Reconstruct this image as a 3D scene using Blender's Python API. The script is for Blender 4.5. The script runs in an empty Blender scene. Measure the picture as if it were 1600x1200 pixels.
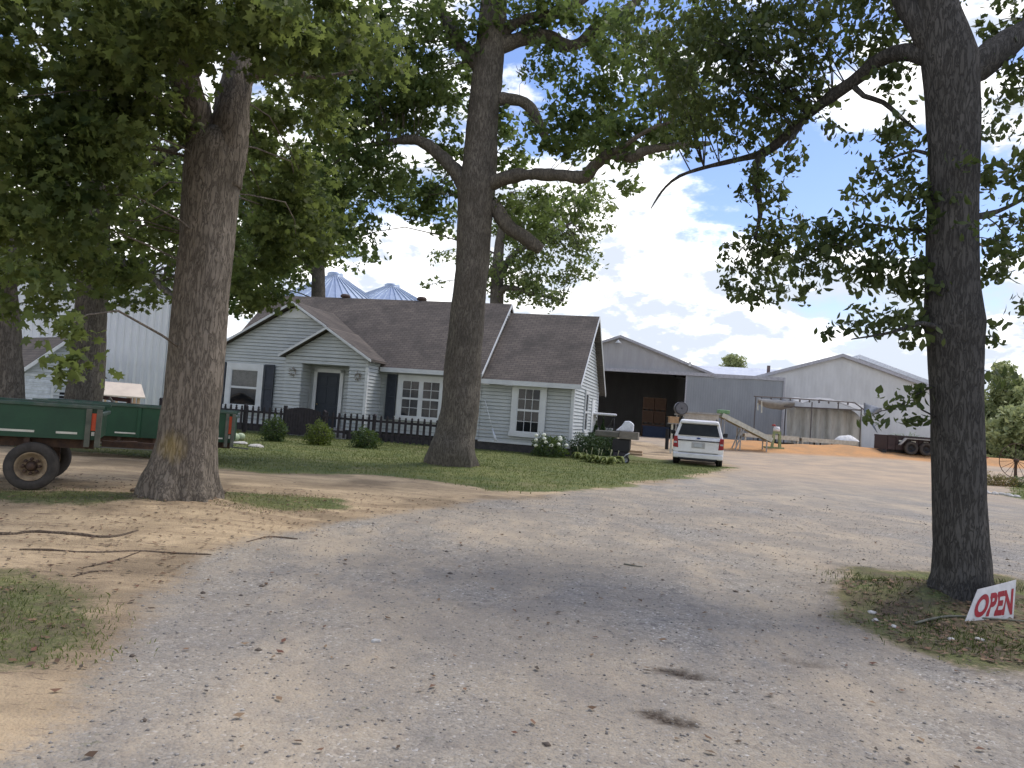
import bpy, math, random
import numpy as np
from mathutils import Vector, Matrix, noise
random.seed(7); RNG = np.random.default_rng(7)
S = bpy.context.scene; COL = S.collection
rad = math.radians; PI = math.pi

# ------------------------------------------------------------ camera
F = 1200.0; ROLL = rad(4.2); PITCH = math.atan(50/1200); CH = 1.5
cam = bpy.data.cameras.new('camera'); camo = bpy.data.objects.new('camera', cam); COL.objects.link(camo)
cam.sensor_fit = 'HORIZONTAL'; cam.sensor_width = 36; cam.lens = 36*F/1600
cam.clip_start = 0.05; cam.clip_end = 5000
camo.matrix_world = Matrix.Translation((0, 0, CH)) @ Matrix.Rotation(PI/2+PITCH, 4, 'X') @ Matrix.Rotation(ROLL, 4, 'Z')
S.camera = camo

# ------------------------------------------------------------ sky and sun
SUN_EL, SUN_AZ = rad(60), rad(58)        # azimuth from +Y towards +X
sd = Vector((math.cos(SUN_EL)*math.sin(SUN_AZ), math.cos(SUN_EL)*math.cos(SUN_AZ), math.sin(SUN_EL)))
sl = bpy.data.lights.new('sun', 'SUN'); sl.energy = 1.35; sl.angle = rad(24); sl.color = (1, .93, .83)
slo = bpy.data.objects.new('sun', sl); COL.objects.link(slo)
slo.rotation_euler = sd.to_track_quat('Z', 'Y').to_euler(); slo.location = (20, 20, 60)
W = bpy.data.worlds.new('World'); S.world = W; W.use_nodes = True
nt = W.node_tree; nt.nodes.clear()
def wn(t, **k):
    n = nt.nodes.new(t)
    for a, b in k.items(): setattr(n, a, b)
    return n
def L(a, b): nt.links.new(a, b)
def wm(op, a, b=None, c=None, clamp=False):
    n = wn('ShaderNodeMath', operation=op); n.use_clamp = clamp
    for i, v in enumerate((a, b, c)):
        if v is None: continue
        if isinstance(v, (int, float)): n.inputs[i].default_value = v
        else: L(v, n.inputs[i])
    return n.outputs[0]
sky = wn('ShaderNodeTexSky', sky_type='NISHITA'); sky.sun_disc = False
sky.sun_elevation = SUN_EL; sky.sun_rotation = SUN_AZ; sky.altitude = 200; sky.air_density = 1.3; sky.dust_density = .6; sky.ozone_density = 2
bg1 = wn('ShaderNodeBackground'); bg1.inputs[1].default_value = .082
hs = wn('ShaderNodeHueSaturation'); hs.inputs['Saturation'].default_value = 1.12; hs.inputs['Value'].default_value = 1.0
L(sky.outputs[0], hs.inputs['Color']); tn = wn('ShaderNodeMix', data_type='RGBA', blend_type='MULTIPLY'); tn.inputs['Factor'].default_value = 1; L(hs.outputs[0], tn.inputs[6]); tn.inputs[7].default_value = (.92, .84, .98, 1); L(tn.outputs[2], bg1.inputs[0])
tc = wn('ShaderNodeTexCoord'); vec = tc.outputs['Generated']
sep = wn('ShaderNodeSeparateXYZ'); L(vec, sep.inputs[0])
mp = wn('ShaderNodeMapping'); mp.inputs['Scale'].default_value = (1, 1, 2.1); mp.inputs['Location'].default_value = (3.1, .4, 0); L(vec, mp.inputs[0])
def wnoise(v, sc, det, r, off=None):
    n = wn('ShaderNodeTexNoise'); n.inputs['Scale'].default_value = sc; n.inputs['Detail'].default_value = det; n.inputs['Roughness'].default_value = r
    if off:
        m = wn('ShaderNodeVectorMath', operation='ADD'); m.inputs[1].default_value = off; L(v, m.inputs[0]); v = m.outputs[0]
    L(v, n.inputs['Vector']); return n.outputs['Fac']
N1 = wnoise(mp.outputs[0], 3.6, 9, .58)
N2 = wnoise(mp.outputs[0], 3.6, 9, .58, (.016, .005, .036))
N3 = wnoise(mp.outputs[0], 9, 6, .6, (4, 2, 1))
def hole(x, y, z, k, amp):
    d = wn('ShaderNodeVectorMath', operation='DOT_PRODUCT'); v = Vector((x, y, z)).normalized(); d.inputs[1].default_value = v; L(vec, d.inputs[0])
    return wm('MULTIPLY', wm('EXPONENT', wm('MULTIPLY', wm('SUBTRACT', d.outputs['Value'], 1.0), k)), amp)
bias = wm('MULTIPLY', wm('SUBTRACT', .42, sep.outputs['Z']), .30)
dens = wm('ADD', wm('ADD', N1, .06), bias)
for h in ((.34, 1, .35, 200, -.24), (.45, 1, .30, 260, -.2), (.06, 1, .38, 300, -.12), (.58, 1, .27, 300, -.2), (.22, 1, .27, 500, -.12), (.22, 1, .13, 60, .10), (-.2, 1, .25, 20, .06)):
    dens = wm('ADD', dens, hole(*h))
cov = wn('ShaderNodeMapRange'); cov.interpolation_type = 'SMOOTHSTEP'; cov.inputs['From Min'].default_value = .50; cov.inputs['From Max'].default_value = .60; L(dens, cov.inputs['Value'])
shd = wm('ADD', wm('MULTIPLY', wm('SUBTRACT', N1, N2), 8.5), wm('MULTIPLY', wm('SUBTRACT', N3, .5), 1.5))
cr = wn('ShaderNodeMapRange'); cr.interpolation_type = 'SMOOTHSTEP'; cr.inputs['From Min'].default_value = -.36; cr.inputs['From Max'].default_value = .36; L(shd, cr.inputs['Value'])
mx = wn('ShaderNodeMix', data_type='RGBA'); L(cr.outputs[0], mx.inputs['Factor']); mx.inputs[6].default_value = (.42, .46, .525, 1); mx.inputs[7].default_value = (1.0, .99, .97, 1)
bg2 = wn('ShaderNodeBackground'); L(mx.outputs[2], bg2.inputs[0]); bg2.inputs[1].default_value = .86
ms = wn('ShaderNodeMixShader'); L(cov.outputs[0], ms.inputs[0]); L(bg1.outputs[0], ms.inputs[1]); L(bg2.outputs[0], ms.inputs[2])
wo = wn('ShaderNodeOutputWorld'); L(ms.outputs[0], wo.inputs[0])
S.view_settings.view_transform = 'Standard'; S.view_settings.look = 'None'; S.view_settings.gamma = 1
S.view_settings.exposure = 1.15
S.cycles.max_bounces = 6; S.cycles.transparent_max_bounces = 8; S.cycles.diffuse_bounces = 3

# ------------------------------------------------------------ survey helpers: where a line of sight meets a depth, the ground or a wall plane
def ray(u, v):
    dx = (u-800)/F; dy = -(v-600)/F
    r = dx*math.cos(ROLL)-dy*math.sin(ROLL); up = dx*math.sin(ROLL)+dy*math.cos(ROLL)
    return Vector((r, math.cos(PITCH)-up*math.sin(PITCH), math.sin(PITCH)+up*math.cos(PITCH)))
def at(u, v, Y):
    d = ray(u, v); return Vector((0, 0, CH))+d*(Y/d.y)
def gp(u, v, z=0):
    d = ray(u, v); return Vector((0, 0, CH))+d*((z-CH)/d.z)

# ------------------------------------------------------------ materials
MATS = {}
def mat(name, col, rough=.8, col2=None, nscale=6, bump=0, bscale=40, metal=0, stretch=(1, 1, 1), spec=.3, amt=1.0, coat=0):
    if name in MATS: return MATS[name]
    m = bpy.data.materials.new(name); m.use_nodes = True; t = m.node_tree; b = t.nodes['Principled BSDF']
    b.inputs['Base Color'].default_value = (*col, 1); b.inputs['Roughness'].default_value = rough
    b.inputs['Metallic'].default_value = metal; b.inputs['Specular IOR Level'].default_value = spec; b.inputs['Coat Weight'].default_value = coat
    tcn = t.nodes.new('ShaderNodeTexCoord'); mpn = t.nodes.new('ShaderNodeMapping'); mpn.inputs['Scale'].default_value = stretch
    t.links.new(tcn.outputs['Object'], mpn.inputs[0])
    if col2 is None: col2 = tuple(c*.72 for c in col)
    n = t.nodes.new('ShaderNodeTexNoise'); n.inputs['Scale'].default_value = nscale; n.inputs['Detail'].default_value = 6; n.inputs['Roughness'].default_value = .65
    t.links.new(mpn.outputs[0], n.inputs['Vector'])
    r = t.nodes.new('ShaderNodeMapRange'); r.inputs['From Min'].default_value = .38; r.inputs['From Max'].default_value = .66; r.inputs['To Max'].default_value = amt
    t.links.new(n.outputs['Fac'], r.inputs['Value'])
    x = t.nodes.new('ShaderNodeMix'); x.data_type = 'RGBA'; x.inputs[6].default_value = (*col, 1); x.inputs[7].default_value = (*col2, 1)
    t.links.new(r.outputs[0], x.inputs['Factor']); t.links.new(x.outputs[2], b.inputs['Base Color'])
    if bump:
        n2 = t.nodes.new('ShaderNodeTexNoise'); n2.inputs['Scale'].default_value = bscale; n2.inputs['Detail'].default_value = 5
        t.links.new(mpn.outputs[0], n2.inputs['Vector'])
        bp = t.nodes.new('ShaderNodeBump'); bp.inputs['Strength'].default_value = bump; bp.inputs['Distance'].default_value = .03
        t.links.new(n2.outputs['Fac'], bp.inputs['Height']); t.links.new(bp.outputs[0], b.inputs['Normal'])
    MATS[name] = m; return m
def leafmat(name, c1, c2, trans=.4, tcol=(.25, .35, .05)):
    m = bpy.data.materials.new(name); m.use_nodes = True; t = m.node_tree; b = t.nodes['Principled BSDF']; b.inputs['Roughness'].default_value = .55; b.inputs['Specular IOR Level'].default_value = .25
    g = t.nodes.new('ShaderNodeNewGeometry'); cr = t.nodes.new('ShaderNodeValToRGB')
    cr.color_ramp.elements[0].color = (*c1, 1); cr.color_ramp.elements[1].color = (*c2, 1)
    cr.color_ramp.elements[0].position = .1
    n = t.nodes.new('ShaderNodeTexNoise'); n.inputs['Scale'].default_value = .8; tcn = t.nodes.new('ShaderNodeTexCoord'); t.links.new(tcn.outputs['Object'], n.inputs['Vector'])
    ad = t.nodes.new('ShaderNodeMath'); ad.operation = 'MULTIPLY_ADD'; ad.inputs[1].default_value = .55
    sb = t.nodes.new('ShaderNodeMath'); sb.operation = 'MULTIPLY_ADD'; sb.inputs[1].default_value = 1.6; sb.inputs[2].default_value = -.55
    t.links.new(n.outputs['Fac'], sb.inputs[0])
    t.links.new(g.outputs['Random Per Island'], ad.inputs[0]); t.links.new(sb.outputs[0], ad.inputs[2]); t.links.new(ad.outputs[0], cr.inputs[0])
    t.links.new(cr.outputs[0], b.inputs['Base Color'])
    tr = t.nodes.new('ShaderNodeBsdfTranslucent'); mc = t.nodes.new('ShaderNodeMix'); mc.data_type = 'RGBA'; mc.inputs['Factor'].default_value = .6
    t.links.new(cr.outputs[0], mc.inputs[6]); mc.inputs[7].default_value = (*tcol, 1); t.links.new(mc.outputs[2], tr.inputs[0])
    mx = t.nodes.new('ShaderNodeMixShader'); mx.inputs[0].default_value = trans
    t.links.new(b.outputs[0], mx.inputs[1]); t.links.new(tr.outputs[0], mx.inputs[2]); t.links.new(mx.outputs[0], t.nodes['Material Output'].inputs[0])
    return m
def barkmat(name, c1, c2, c3, sc=5):
    m = bpy.data.materials.new(name); m.use_nodes = True; t = m.node_tree; b = t.nodes['Principled BSDF']; b.inputs['Roughness'].default_value = .95; b.inputs['Specular IOR Level'].default_value = .1
    tcn = t.nodes.new('ShaderNodeTexCoord'); mp = t.nodes.new('ShaderNodeMapping'); mp.inputs['Scale'].default_value = (1, 1, .2); t.links.new(tcn.outputs['Object'], mp.inputs[0])
    n0 = t.nodes.new('ShaderNodeTexNoise'); n0.inputs['Scale'].default_value = sc*4.2; n0.inputs['Detail'].default_value = 4; n0.inputs['Roughness'].default_value = .6; n0.inputs['Distortion'].default_value = .6; t.links.new(mp.outputs[0], n0.inputs['Vector'])
    sb = t.nodes.new('ShaderNodeMath'); sb.operation = 'SUBTRACT'; sb.inputs[1].default_value = .5; t.links.new(n0.outputs['Fac'], sb.inputs[0])
    ab = t.nodes.new('ShaderNodeMath'); ab.operation = 'ABSOLUTE'; t.links.new(sb.outputs[0], ab.inputs[0])
    rr = t.nodes.new('ShaderNodeMapRange'); rr.inputs['From Max'].default_value = .075; rr.inputs['To Min'].default_value = .15; t.links.new(ab.outputs[0], rr.inputs['Value'])
    n1 = t.nodes.new('ShaderNodeTexNoise'); n1.inputs['Scale'].default_value = 2.0; n1.inputs['Detail'].default_value = 8; n1.inputs['Roughness'].default_value = .7; t.links.new(tcn.outputs['Object'], n1.inputs['Vector'])
    x1 = t.nodes.new('ShaderNodeMix'); x1.data_type = 'RGBA'; x1.inputs[6].default_value = (*c1, 1); x1.inputs[7].default_value = (*c2, 1)
    r1 = t.nodes.new('ShaderNodeMapRange'); r1.inputs['From Min'].default_value = .35; r1.inputs['From Max'].default_value = .65; t.links.new(n1.outputs['Fac'], r1.inputs['Value']); t.links.new(r1.outputs[0], x1.inputs['Factor'])
    x2 = t.nodes.new('ShaderNodeMix'); x2.data_type = 'RGBA'; x2.inputs[6].default_value = (*c3, 1); t.links.new(x1.outputs[2], x2.inputs[7]); t.links.new(rr.outputs[0], x2.inputs['Factor'])
    t.links.new(x2.outputs[2], b.inputs['Base Color'])
    n3 = t.nodes.new('ShaderNodeTexNoise'); n3.inputs['Scale'].default_value = 45; n3.inputs['Detail'].default_value = 4; t.links.new(mp.outputs[0], n3.inputs['Vector'])
    ad = t.nodes.new('ShaderNodeMath'); ad.operation = 'MULTIPLY_ADD'; ad.inputs[1].default_value = .5; t.links.new(n3.outputs['Fac'], ad.inputs[0]); t.links.new(rr.outputs[0], ad.inputs[2])
    bp = t.nodes.new('ShaderNodeBump'); bp.inputs['Strength'].default_value = .6; bp.inputs['Distance'].default_value = .03; t.links.new(ad.outputs[0], bp.inputs['Height']); t.links.new(bp.outputs[0], b.inputs['Normal'])
    return m
def glassmat(name, tint=(.03, .035, .04), tr=.35, rough=.03):
    m = bpy.data.materials.new(name); m.use_nodes = True; t = m.node_tree; b = t.nodes['Principled BSDF']
    b.inputs['Base Color'].default_value = (*tint, 1); b.inputs['Roughness'].default_value = rough; b.inputs['Specular IOR Level'].default_value = .6
    tn = t.nodes.new('ShaderNodeBsdfTransparent'); mx = t.nodes.new('ShaderNodeMixShader'); mx.inputs[0].default_value = tr
    t.links.new(b.outputs[0], mx.inputs[1]); t.links.new(tn.outputs[0], mx.inputs[2]); t.links.new(mx.outputs[0], t.nodes['Material Output'].inputs[0]); MATS[name] = m; return m
def ribbed(name, col, period=.25, axis='X', depth=.02, rough=.45, metal=.0, col2=None):
    m = mat(name, col, rough, col2, 1.2, metal=metal, spec=.4, amt=.6, stretch=(1, 1, .35)); t = m.node_tree; b = t.nodes['Principled BSDF']
    tcn = t.nodes.new('ShaderNodeTexCoord'); w = t.nodes.new('ShaderNodeTexWave'); w.bands_direction = axis; w.inputs['Scale'].default_value = 2*PI/20/period
    t.links.new(tcn.outputs['Object'], w.inputs['Vector']); bp = t.nodes.new('ShaderNodeBump'); bp.inputs['Distance'].default_value = depth*.7; bp.inputs['Strength'].default_value = .5
    t.links.new(w.outputs['Fac'], bp.inputs['Height']); t.links.new(bp.outputs[0], b.inputs['Normal']); return m

# ------------------------------------------------------------ mesh helpers
class MB:
    def __init__(s): s.v = []; s.f = []
    def add(s, vs, fs):
        o = len(s.v); s.v += [tuple(v) for v in vs]; s.f += [tuple(i+o for i in f) for f in fs]; return s
    def box(s, x0, x1, y0, y1, z0, z1, M=None):
        vs = [Vector(p) for p in ((x0, y0, z0), (x1, y0, z0), (x1, y1, z0), (x0, y1, z0), (x0, y0, z1), (x1, y0, z1), (x1, y1, z1), (x0, y1, z1))]
        if M: vs = [M @ v for v in vs]
        return s.add(vs, [(0, 3, 2, 1), (4, 5, 6, 7), (0, 1, 5, 4), (1, 2, 6, 5), (2, 3, 7, 6), (3, 0, 4, 7)])
    def tube(s, pts, rs, n=8, cap=True, fn=None):
        pts = [Vector(p) for p in pts]
        if isinstance(rs, (int, float)): rs = [rs]*len(pts)
        o = len(s.v); m = len(pts); pv = None
        for i, p in enumerate(pts):
            t = (pts[min(i+1, m-1)]-pts[max(i-1, 0)]).normalized()
            if pv is None: a = t.orthogonal().normalized()
            else: a = (pv-t*pv.dot(t)).normalized()
            pv = a; b = t.cross(a)
            for k in range(n):
                an = 2*PI*k/n; d = a*math.cos(an)+b*math.sin(an); r = rs[i]
                if fn: r = fn(i, an, p+d*r, r, d)
                s.v.append(tuple(p+d*r))
        for i in range(m-1):
            for k in range(n):
                k2 = (k+1) % n; s.f.append((o+i*n+k, o+i*n+k2, o+(i+1)*n+k2, o+(i+1)*n+k))
        if cap: s.f.append(tuple(o+k for k in range(n))[::-1]); s.f.append(tuple(o+(m-1)*n+k for k in range(n)))
        return s
    def bar(s, a, b, w, h=None):
        a = Vector(a); b = Vector(b); h = h or w; t = (b-a).normalized(); u = t.cross(Vector((0, 0, 1)))
        if u.length < .01: u = Vector((1, 0, 0))
        u.normalize(); v = u.cross(t); vs = []
        for p in (a, b):
            for i, j in ((-1, -1), (1, -1), (1, 1), (-1, 1)): vs.append(p+u*i*w/2+v*j*h/2)
        return s.add(vs, [(0, 1, 2, 3), (7, 6, 5, 4), (0, 4, 5, 1), (1, 5, 6, 2), (2, 6, 7, 3), (3, 7, 4, 0)])
    def lathe(s, prof, n=24, M=None):     # prof [(r,z)] about local z
        o = len(s.v)
        for r, z in prof:
            for k in range(n):
                v = Vector((r*math.cos(2*PI*k/n), r*math.sin(2*PI*k/n), z)); s.v.append(tuple(M @ v if M else v))
        for i in range(len(prof)-1):
            for k in range(n):
                k2 = (k+1) % n; s.f.append((o+i*n+k, o+i*n+k2, o+(i+1)*n+k2, o+(i+1)*n+k))
        return s
    def prism(s, poly, y0, y1, axis='y', M=None):   # poly of (a,b) extruded
        n = len(poly); vs = []
        for y in (y0, y1):
            for a, b in poly:
                v = Vector((a, y, b)) if axis == 'y' else (Vector((y, a, b)) if axis == 'x' else Vector((a, b, y)))
                vs.append(M @ v if M else v)
        return s.add(vs, [tuple(range(n)), tuple(range(2*n-1, n-1, -1))]+[(i, (i+1) % n+0 if 0 else i+n, (i+1) % n+n, (i+1) % n) for i in range(n)])
    def build(s, name, m, parent=None, smooth=False, bevel=0, seg=2):
        me = bpy.data.meshes.new(name); me.from_pydata(s.v, [], s.f); me.update()
        import bmesh
        bm = bmesh.new(); bm.from_mesh(me); bmesh.ops.recalc_face_normals(bm, faces=bm.faces); bm.to_mesh(me); bm.free()
        if m: me.materials.append(m)
        if smooth: me.shade_smooth()
        o = bpy.data.objects.new(name, me); COL.objects.link(o); o.parent = parent
        if bevel:
            b = o.modifiers.new('bevel', 'BEVEL'); b.width = bevel; b.segments = seg; b.limit_method = 'ANGLE'; b.harden_normals = False
        return o
def tag(o, label=None, cat=None, group=None, kind=None):
    if label: o['label'] = label
    if cat: o['category'] = cat
    if group: o['group'] = group
    if kind: o['kind'] = kind
    return o
def thing(name, loc, label, cat, rz=0, group=None):
    o = bpy.data.objects.new(name, None); COL.objects.link(o); o.location = loc; o.rotation_euler = (0, 0, rz); o.empty_display_size = .2
    return tag(o, label, cat, group)
def copy_tree(o, parent=None):
    c = o.copy(); COL.objects.link(c); c.parent = parent
    for ch in list(o.children): copy_tree(ch, c)
    return c
def fastmesh(name, verts, faces_idx, nper, m, parent=None):
    me = bpy.data.meshes.new(name); nv = len(verts); nf = len(faces_idx)
    me.vertices.add(nv); me.vertices.foreach_set('co', verts.astype(np.float32).ravel())
    me.loops.add(nf*nper); me.loops.foreach_set('vertex_index', faces_idx.astype(np.int32).ravel())
    me.polygons.add(nf); me.polygons.foreach_set('loop_start', np.arange(0, nf*nper, nper, dtype=np.int32))
    me.update(calc_edges=True)
    if m: me.materials.append(m)
    o = bpy.data.objects.new(name, me); COL.objects.link(o); o.parent = parent; return o

# ------------------------------------------------------------ terrain
def sst(a, b, x):
    t = np.clip((x-a)/(b-a), 0, 1); return t*t*(3-2*t)
def fbm(x, y, sc, seed=0, oct=4):
    r = 0; a = 1; s = sc; rg = np.random.default_rng(seed)
    for o in range(oct):
        for k in range(3):
            th = rg.uniform(0, 2*PI); ph = rg.uniform(0, 2*PI); w = rg.uniform(.7, 1.4)
            r = r+a*np.sin((x*math.cos(th)+y*math.sin(th))*s*w+ph+1.3*np.sin((y*math.cos(th)-x*math.sin(th))*s*w*.8+ph*2))/3
        a *= .5; s *= 2.1
    return r
def hgt(x, y):
    x = np.asarray(x, float); y = np.asarray(y, float)
    z = .55*sst(37, 60, y)*sst(-6, 8, x-(y-37)*.1)+.28*sst(12, 26, x)*sst(28, 46, y)
    e = np.where(x < 12.8, (12.8-x)/2.2, np.where(x > 31, (x-31)/7, 0))
    z = z+.50*np.exp(-e*e)*np.exp(-((y-(52.3-.05*(x-13)))/2.6)**2)*(1+.12*np.sin(x*.9)+.06*np.sin(x*2.3))
    z = z+.20*np.exp(-((x-4.05)**2+(y-7.35)**2)/.42)+.03*np.exp(-((x-4.0)**2+(y-7.1)**2)/1.6)+.10*np.exp(-((x+4.36)**2+(y-10.6)**2)/1.6)+.12*np.exp(-((x+1.44)**2+(y-20.5)**2)/3)
    z = z+.018*fbm(x, y, .9, 3)*sst(2, 6, np.hypot(x, y))
    return z
def hz(x, y): return float(hgt(x, y))
def axis(lo, hi, c, d0, g):
    a = [c]; d = d0
    while a[-1] < hi: a.append(a[-1]+d); d = max(d0, abs(a[-1]-c)*g)
    b = [c]; d = d0
    while b[-1] > lo: b.append(b[-1]-d); d = max(d0, abs(b[-1]-c)*g)
    return np.array(b[:0:-1]+a)
XS = axis(-900, 900, 0, .07, .0125); YS = axis(-60, 1500, 1.5, .06, .011)
GX, GY = np.meshgrid(XS, YS)
def inpoly(px, py, poly):
    r = np.zeros(px.shape, bool); n = len(poly)
    for i in range(n):
        x1, y1 = poly[i]; x2, y2 = poly[(i+1) % n]
        c = ((y1 > py) != (y2 > py)) & (px < (x2-x1)*(py-y1)/(y2-y1+1e-12)+x1); r ^= c
    return r
def pdist(px, py, poly):
    d = np.full(px.shape, 1e9); n = len(poly)
    for i in range(n):
        a = np.array(poly[i]); b = np.array(poly[(i+1) % n]); ab = b-a
        t = np.clip(((px-a[0])*ab[0]+(py-a[1])*ab[1])/(ab@ab+1e-12), 0, 1)
        d = np.minimum(d, np.hypot(px-a[0]-t*ab[0], py-a[1]-t*ab[1]))
    return np.where(inpoly(px, py, poly), d, -d)
def gpoly(pts): return [(gp(u, v).x, gp(u, v).y) for u, v in pts]
DRIVE = [(-2.2, -30), (-2.2, 2)]+gpoly([(110, 1130), (170, 1010), (235, 930), (330, 868), (430, 838), (560, 808), (700, 792), (800, 776), (870, 770), (960, 763), (1040, 752), (1110, 742), (1152, 731)])+[(10.6, 38), (11, 44), (8, 55), (8, 90), (60, 90), (60, 44), (27, 40), (24, 32), (16, 21), (14, 15), (30, 12), (60, 12), (60, -30)]
ISLE = gpoly([(1305, 905), (1350, 888), (1430, 893), (1560, 898), (1640, 930), (1700, 1010), (1640, 1050), (1500, 1035), (1400, 1005), (1320, 970)])
LAWN = gpoly([(690, 752), (760, 769), (870, 768), (960, 761), (1040, 750), (1110, 740), (1148, 730)])+[(9.6, 33), (6.5, 37), (6, 60), (-60, 60), (-60, 17.3), (-9, 17.3)]+gpoly([(420, 737), (560, 741)])
ISLE2 = [(14.5, 18), (17.5, 27), (24, 36), (30, 42), (60, 44), (60, 26), (22, 18.5)]
PATCHES = [gpoly([(-200, 890), (40, 895), (130, 925), (165, 965), (150, 1010), (60, 1040), (-200, 1080)]), gpoly([(-300, 765), (0, 766), (120, 768), (220, 778), (230, 790), (130, 792), (0, 785), (-300, 790)]),
           gpoly([(340, 770), (430, 772), (520, 782), (560, 793), (500, 802), (400, 800), (330, 790)])]
wob = .22*fbm(GX, GY, 1.6, 5)*np.clip(GY/8, .3, 1.6)
def soft(p, w): return sst(-w, w, pdist(GX, GY, p)+wob)
FR = (GY > -35) & (GY < 110) & (abs(GX) < 70)
wd = np.clip(GY*.06, .45, 1.6)
m_dr = soft(DRIVE, wd); m_is = soft(ISLE, .22)
m_lawn = np.maximum(soft(LAWN, .35), soft(ISLE2, .5))
m_pat = np.maximum.reduce([soft(p, .3) for p in PATCHES])*.85
m_dr = m_dr*(1-m_is)
m_gr = np.maximum(m_lawn, np.maximum(m_is, m_pat)); far = sst(70, 130, np.hypot(GX, GY)); m_gr = np.maximum(m_gr, far)
m_sand = sst(9.5, 14, GY-abs(GX)*.1)*0+sst(20, 34, GY+.25*(GX-10))*m_dr
m_orange = np.exp(-((GY-(51.5-.05*(GX-13)))/3.4)**4)*sst(9.8, 12.2, GX)*(1-sst(33, 42, GX))
GZ = hgt(GX, GY)
# stains: damp potholes
m_st = np.zeros(GX.shape)
for u, v, a, b in ((1067, 1051, .17, .085), (1045, 1121, .155, .085), (1258, 1036, .15, .08)):
    c = gp(u, v); d = ((GX-c.x)/a)**2+((GY-c.y+(GX-c.x)*.35)/b)**2; m_st = np.maximum(m_st, (1-sst(.6, 1.3, d+.25*fbm(GX, GY, 20, 2)))*(1 if u < 1200 else .45))
    GZ = GZ-.018*np.exp(-d)
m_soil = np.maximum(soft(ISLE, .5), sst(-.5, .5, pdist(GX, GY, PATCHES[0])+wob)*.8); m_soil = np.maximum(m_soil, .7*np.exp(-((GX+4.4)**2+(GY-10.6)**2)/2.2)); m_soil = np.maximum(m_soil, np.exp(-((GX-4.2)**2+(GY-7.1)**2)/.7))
ny, nx = GX.shape
def groundmat():
    m = bpy.data.materials.new('ground_surface'); m.use_nodes = True; t = m.node_tree; b = t.nodes['Principled BSDF']; b.inputs['Roughness'].default_value = .95; b.inputs['Specular IOR Level'].default_value = .15
    tcn = t.nodes.new('ShaderNodeTexCoord'); V = tcn.outputs['Object']
    def nz(sc, det=5, ro=.6, vec=V):
        n = t.nodes.new('ShaderNodeTexNoise'); n.inputs['Scale'].default_value = sc; n.inputs['Detail'].default_value = det; n.inputs['Roughness'].default_value = ro; t.links.new(vec, n.inputs['Vector']); return n.outputs['Fac']
    def rng(v, a, c, lo=0, hi=1):
        n = t.nodes.new('ShaderNodeMapRange'); n.inputs['From Min'].default_value = a; n.inputs['From Max'].default_value = c; n.inputs['To Min'].default_value = lo; n.inputs['To Max'].default_value = hi; t.links.new(v, n.inputs['Value']); return n.outputs[0]
    def mix(f, a, c):
        n = t.nodes.new('ShaderNodeMix'); n.data_type = 'RGBA'
        if isinstance(f, float): n.inputs['Factor'].default_value = f
        else: t.links.new(f, n.inputs['Factor'])
        for i, q in ((6, a), (7, c)):
            if isinstance(q, tuple): n.inputs[i].default_value = (*q, 1)
            else: t.links.new(q, n.inputs[i])
        return n.outputs[2]
    def at_(nm):
        n = t.nodes.new('ShaderNodeAttribute'); n.attribute_name = nm; return n.outputs['Fac']
    def mth(op, a, c, cl=False):
        n = t.nodes.new('ShaderNodeMath'); n.operation = op; n.use_clamp = cl
        for i, q in enumerate((a, c)):
            if isinstance(q, float): n.inputs[i].default_value = q
            else: t.links.new(q, n.inputs[i])
        return n.outputs[0]
    # gravel: small stones over packed sand
    def vor(sc):
        vo = t.nodes.new('ShaderNodeTexVoronoi'); vo.inputs['Scale'].default_value = sc; t.links.new(V, vo.inputs['Vector']); return vo
    v1 = vor(62); v2 = vor(23); sv = t.nodes.new('ShaderNodeSeparateColor'); t.links.new(v1.outputs['Color'], sv.inputs[0])
    sv2 = t.nodes.new('ShaderNodeSeparateColor'); t.links.new(v2.outputs['Color'], sv2.inputs[0])
    grey = mix(sv.outputs[0], (.19, .178, .158), (.37, .345, .30)); grey = mix(rng(sv.outputs[1], .93, 1), grey, (.6, .58, .55)); grey = mix(rng(sv2.outputs[1], .84, .95, 0, .7), grey, (.13, .12, .115))
    sand = mix(nz(30), (.33, .275, .20), (.47, .395, .29))
    patch = mth('ADD', nz(.33, 4, .55), mth('MULTIPLY', nz(2.2, 4), .3)); pf = rng(patch, .50, .70); 
    mp = t.nodes.new('ShaderNodeMapping'); mp.inputs['Scale'].default_value = (.9, .16, 1); mp.inputs['Rotation'].default_value = (0, 0, .25); t.links.new(V, mp.inputs[0])
    mp2 = t.nodes.new('ShaderNodeMapping'); mp2.inputs['Scale'].default_value = (1.1, .5, 1); mp2.inputs['Rotation'].default_value = (0, 0, .5); mp2.inputs['Location'].default_value = (3, 7, 0); t.links.new(V, mp2.inputs[0])
    trk = rng(nz(1.1, 3, .5, mp.outputs[0]), .42, .62)
    gf = mth('MULTIPLY', mth('ADD', mth('MULTIPLY', pf, .7), mth('MULTIPLY', trk, .25)), rng(nz(55, 2), .35, .55, .35, 1), True)
    gravel = mix(gf, grey, sand); gravel = mix(rng(nz(1.3, 6, .7), .40, .60, .0, .45), gravel, (.18, .17, .16)); gravel = mix(rng(nz(.7, 7, .72, mp2.outputs[0]), .50, .66, 0, .65), gravel, (.49, .40, .285))
    farsand = mix(rng(nz(.5, 5), .4, .62), (.47, .36, .25), (.35, .285, .215)); gravel = mix(mth('MULTIPLY', at_('sand'), rng(nz(.8), .3, .6, .7, 1)), gravel, farsand)
    # bare dirt with litter
    mpd = t.nodes.new('ShaderNodeMapping'); mpd.inputs['Scale'].default_value = (.30, 1.2, 1); t.links.new(V, mpd.inputs[0])
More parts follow.
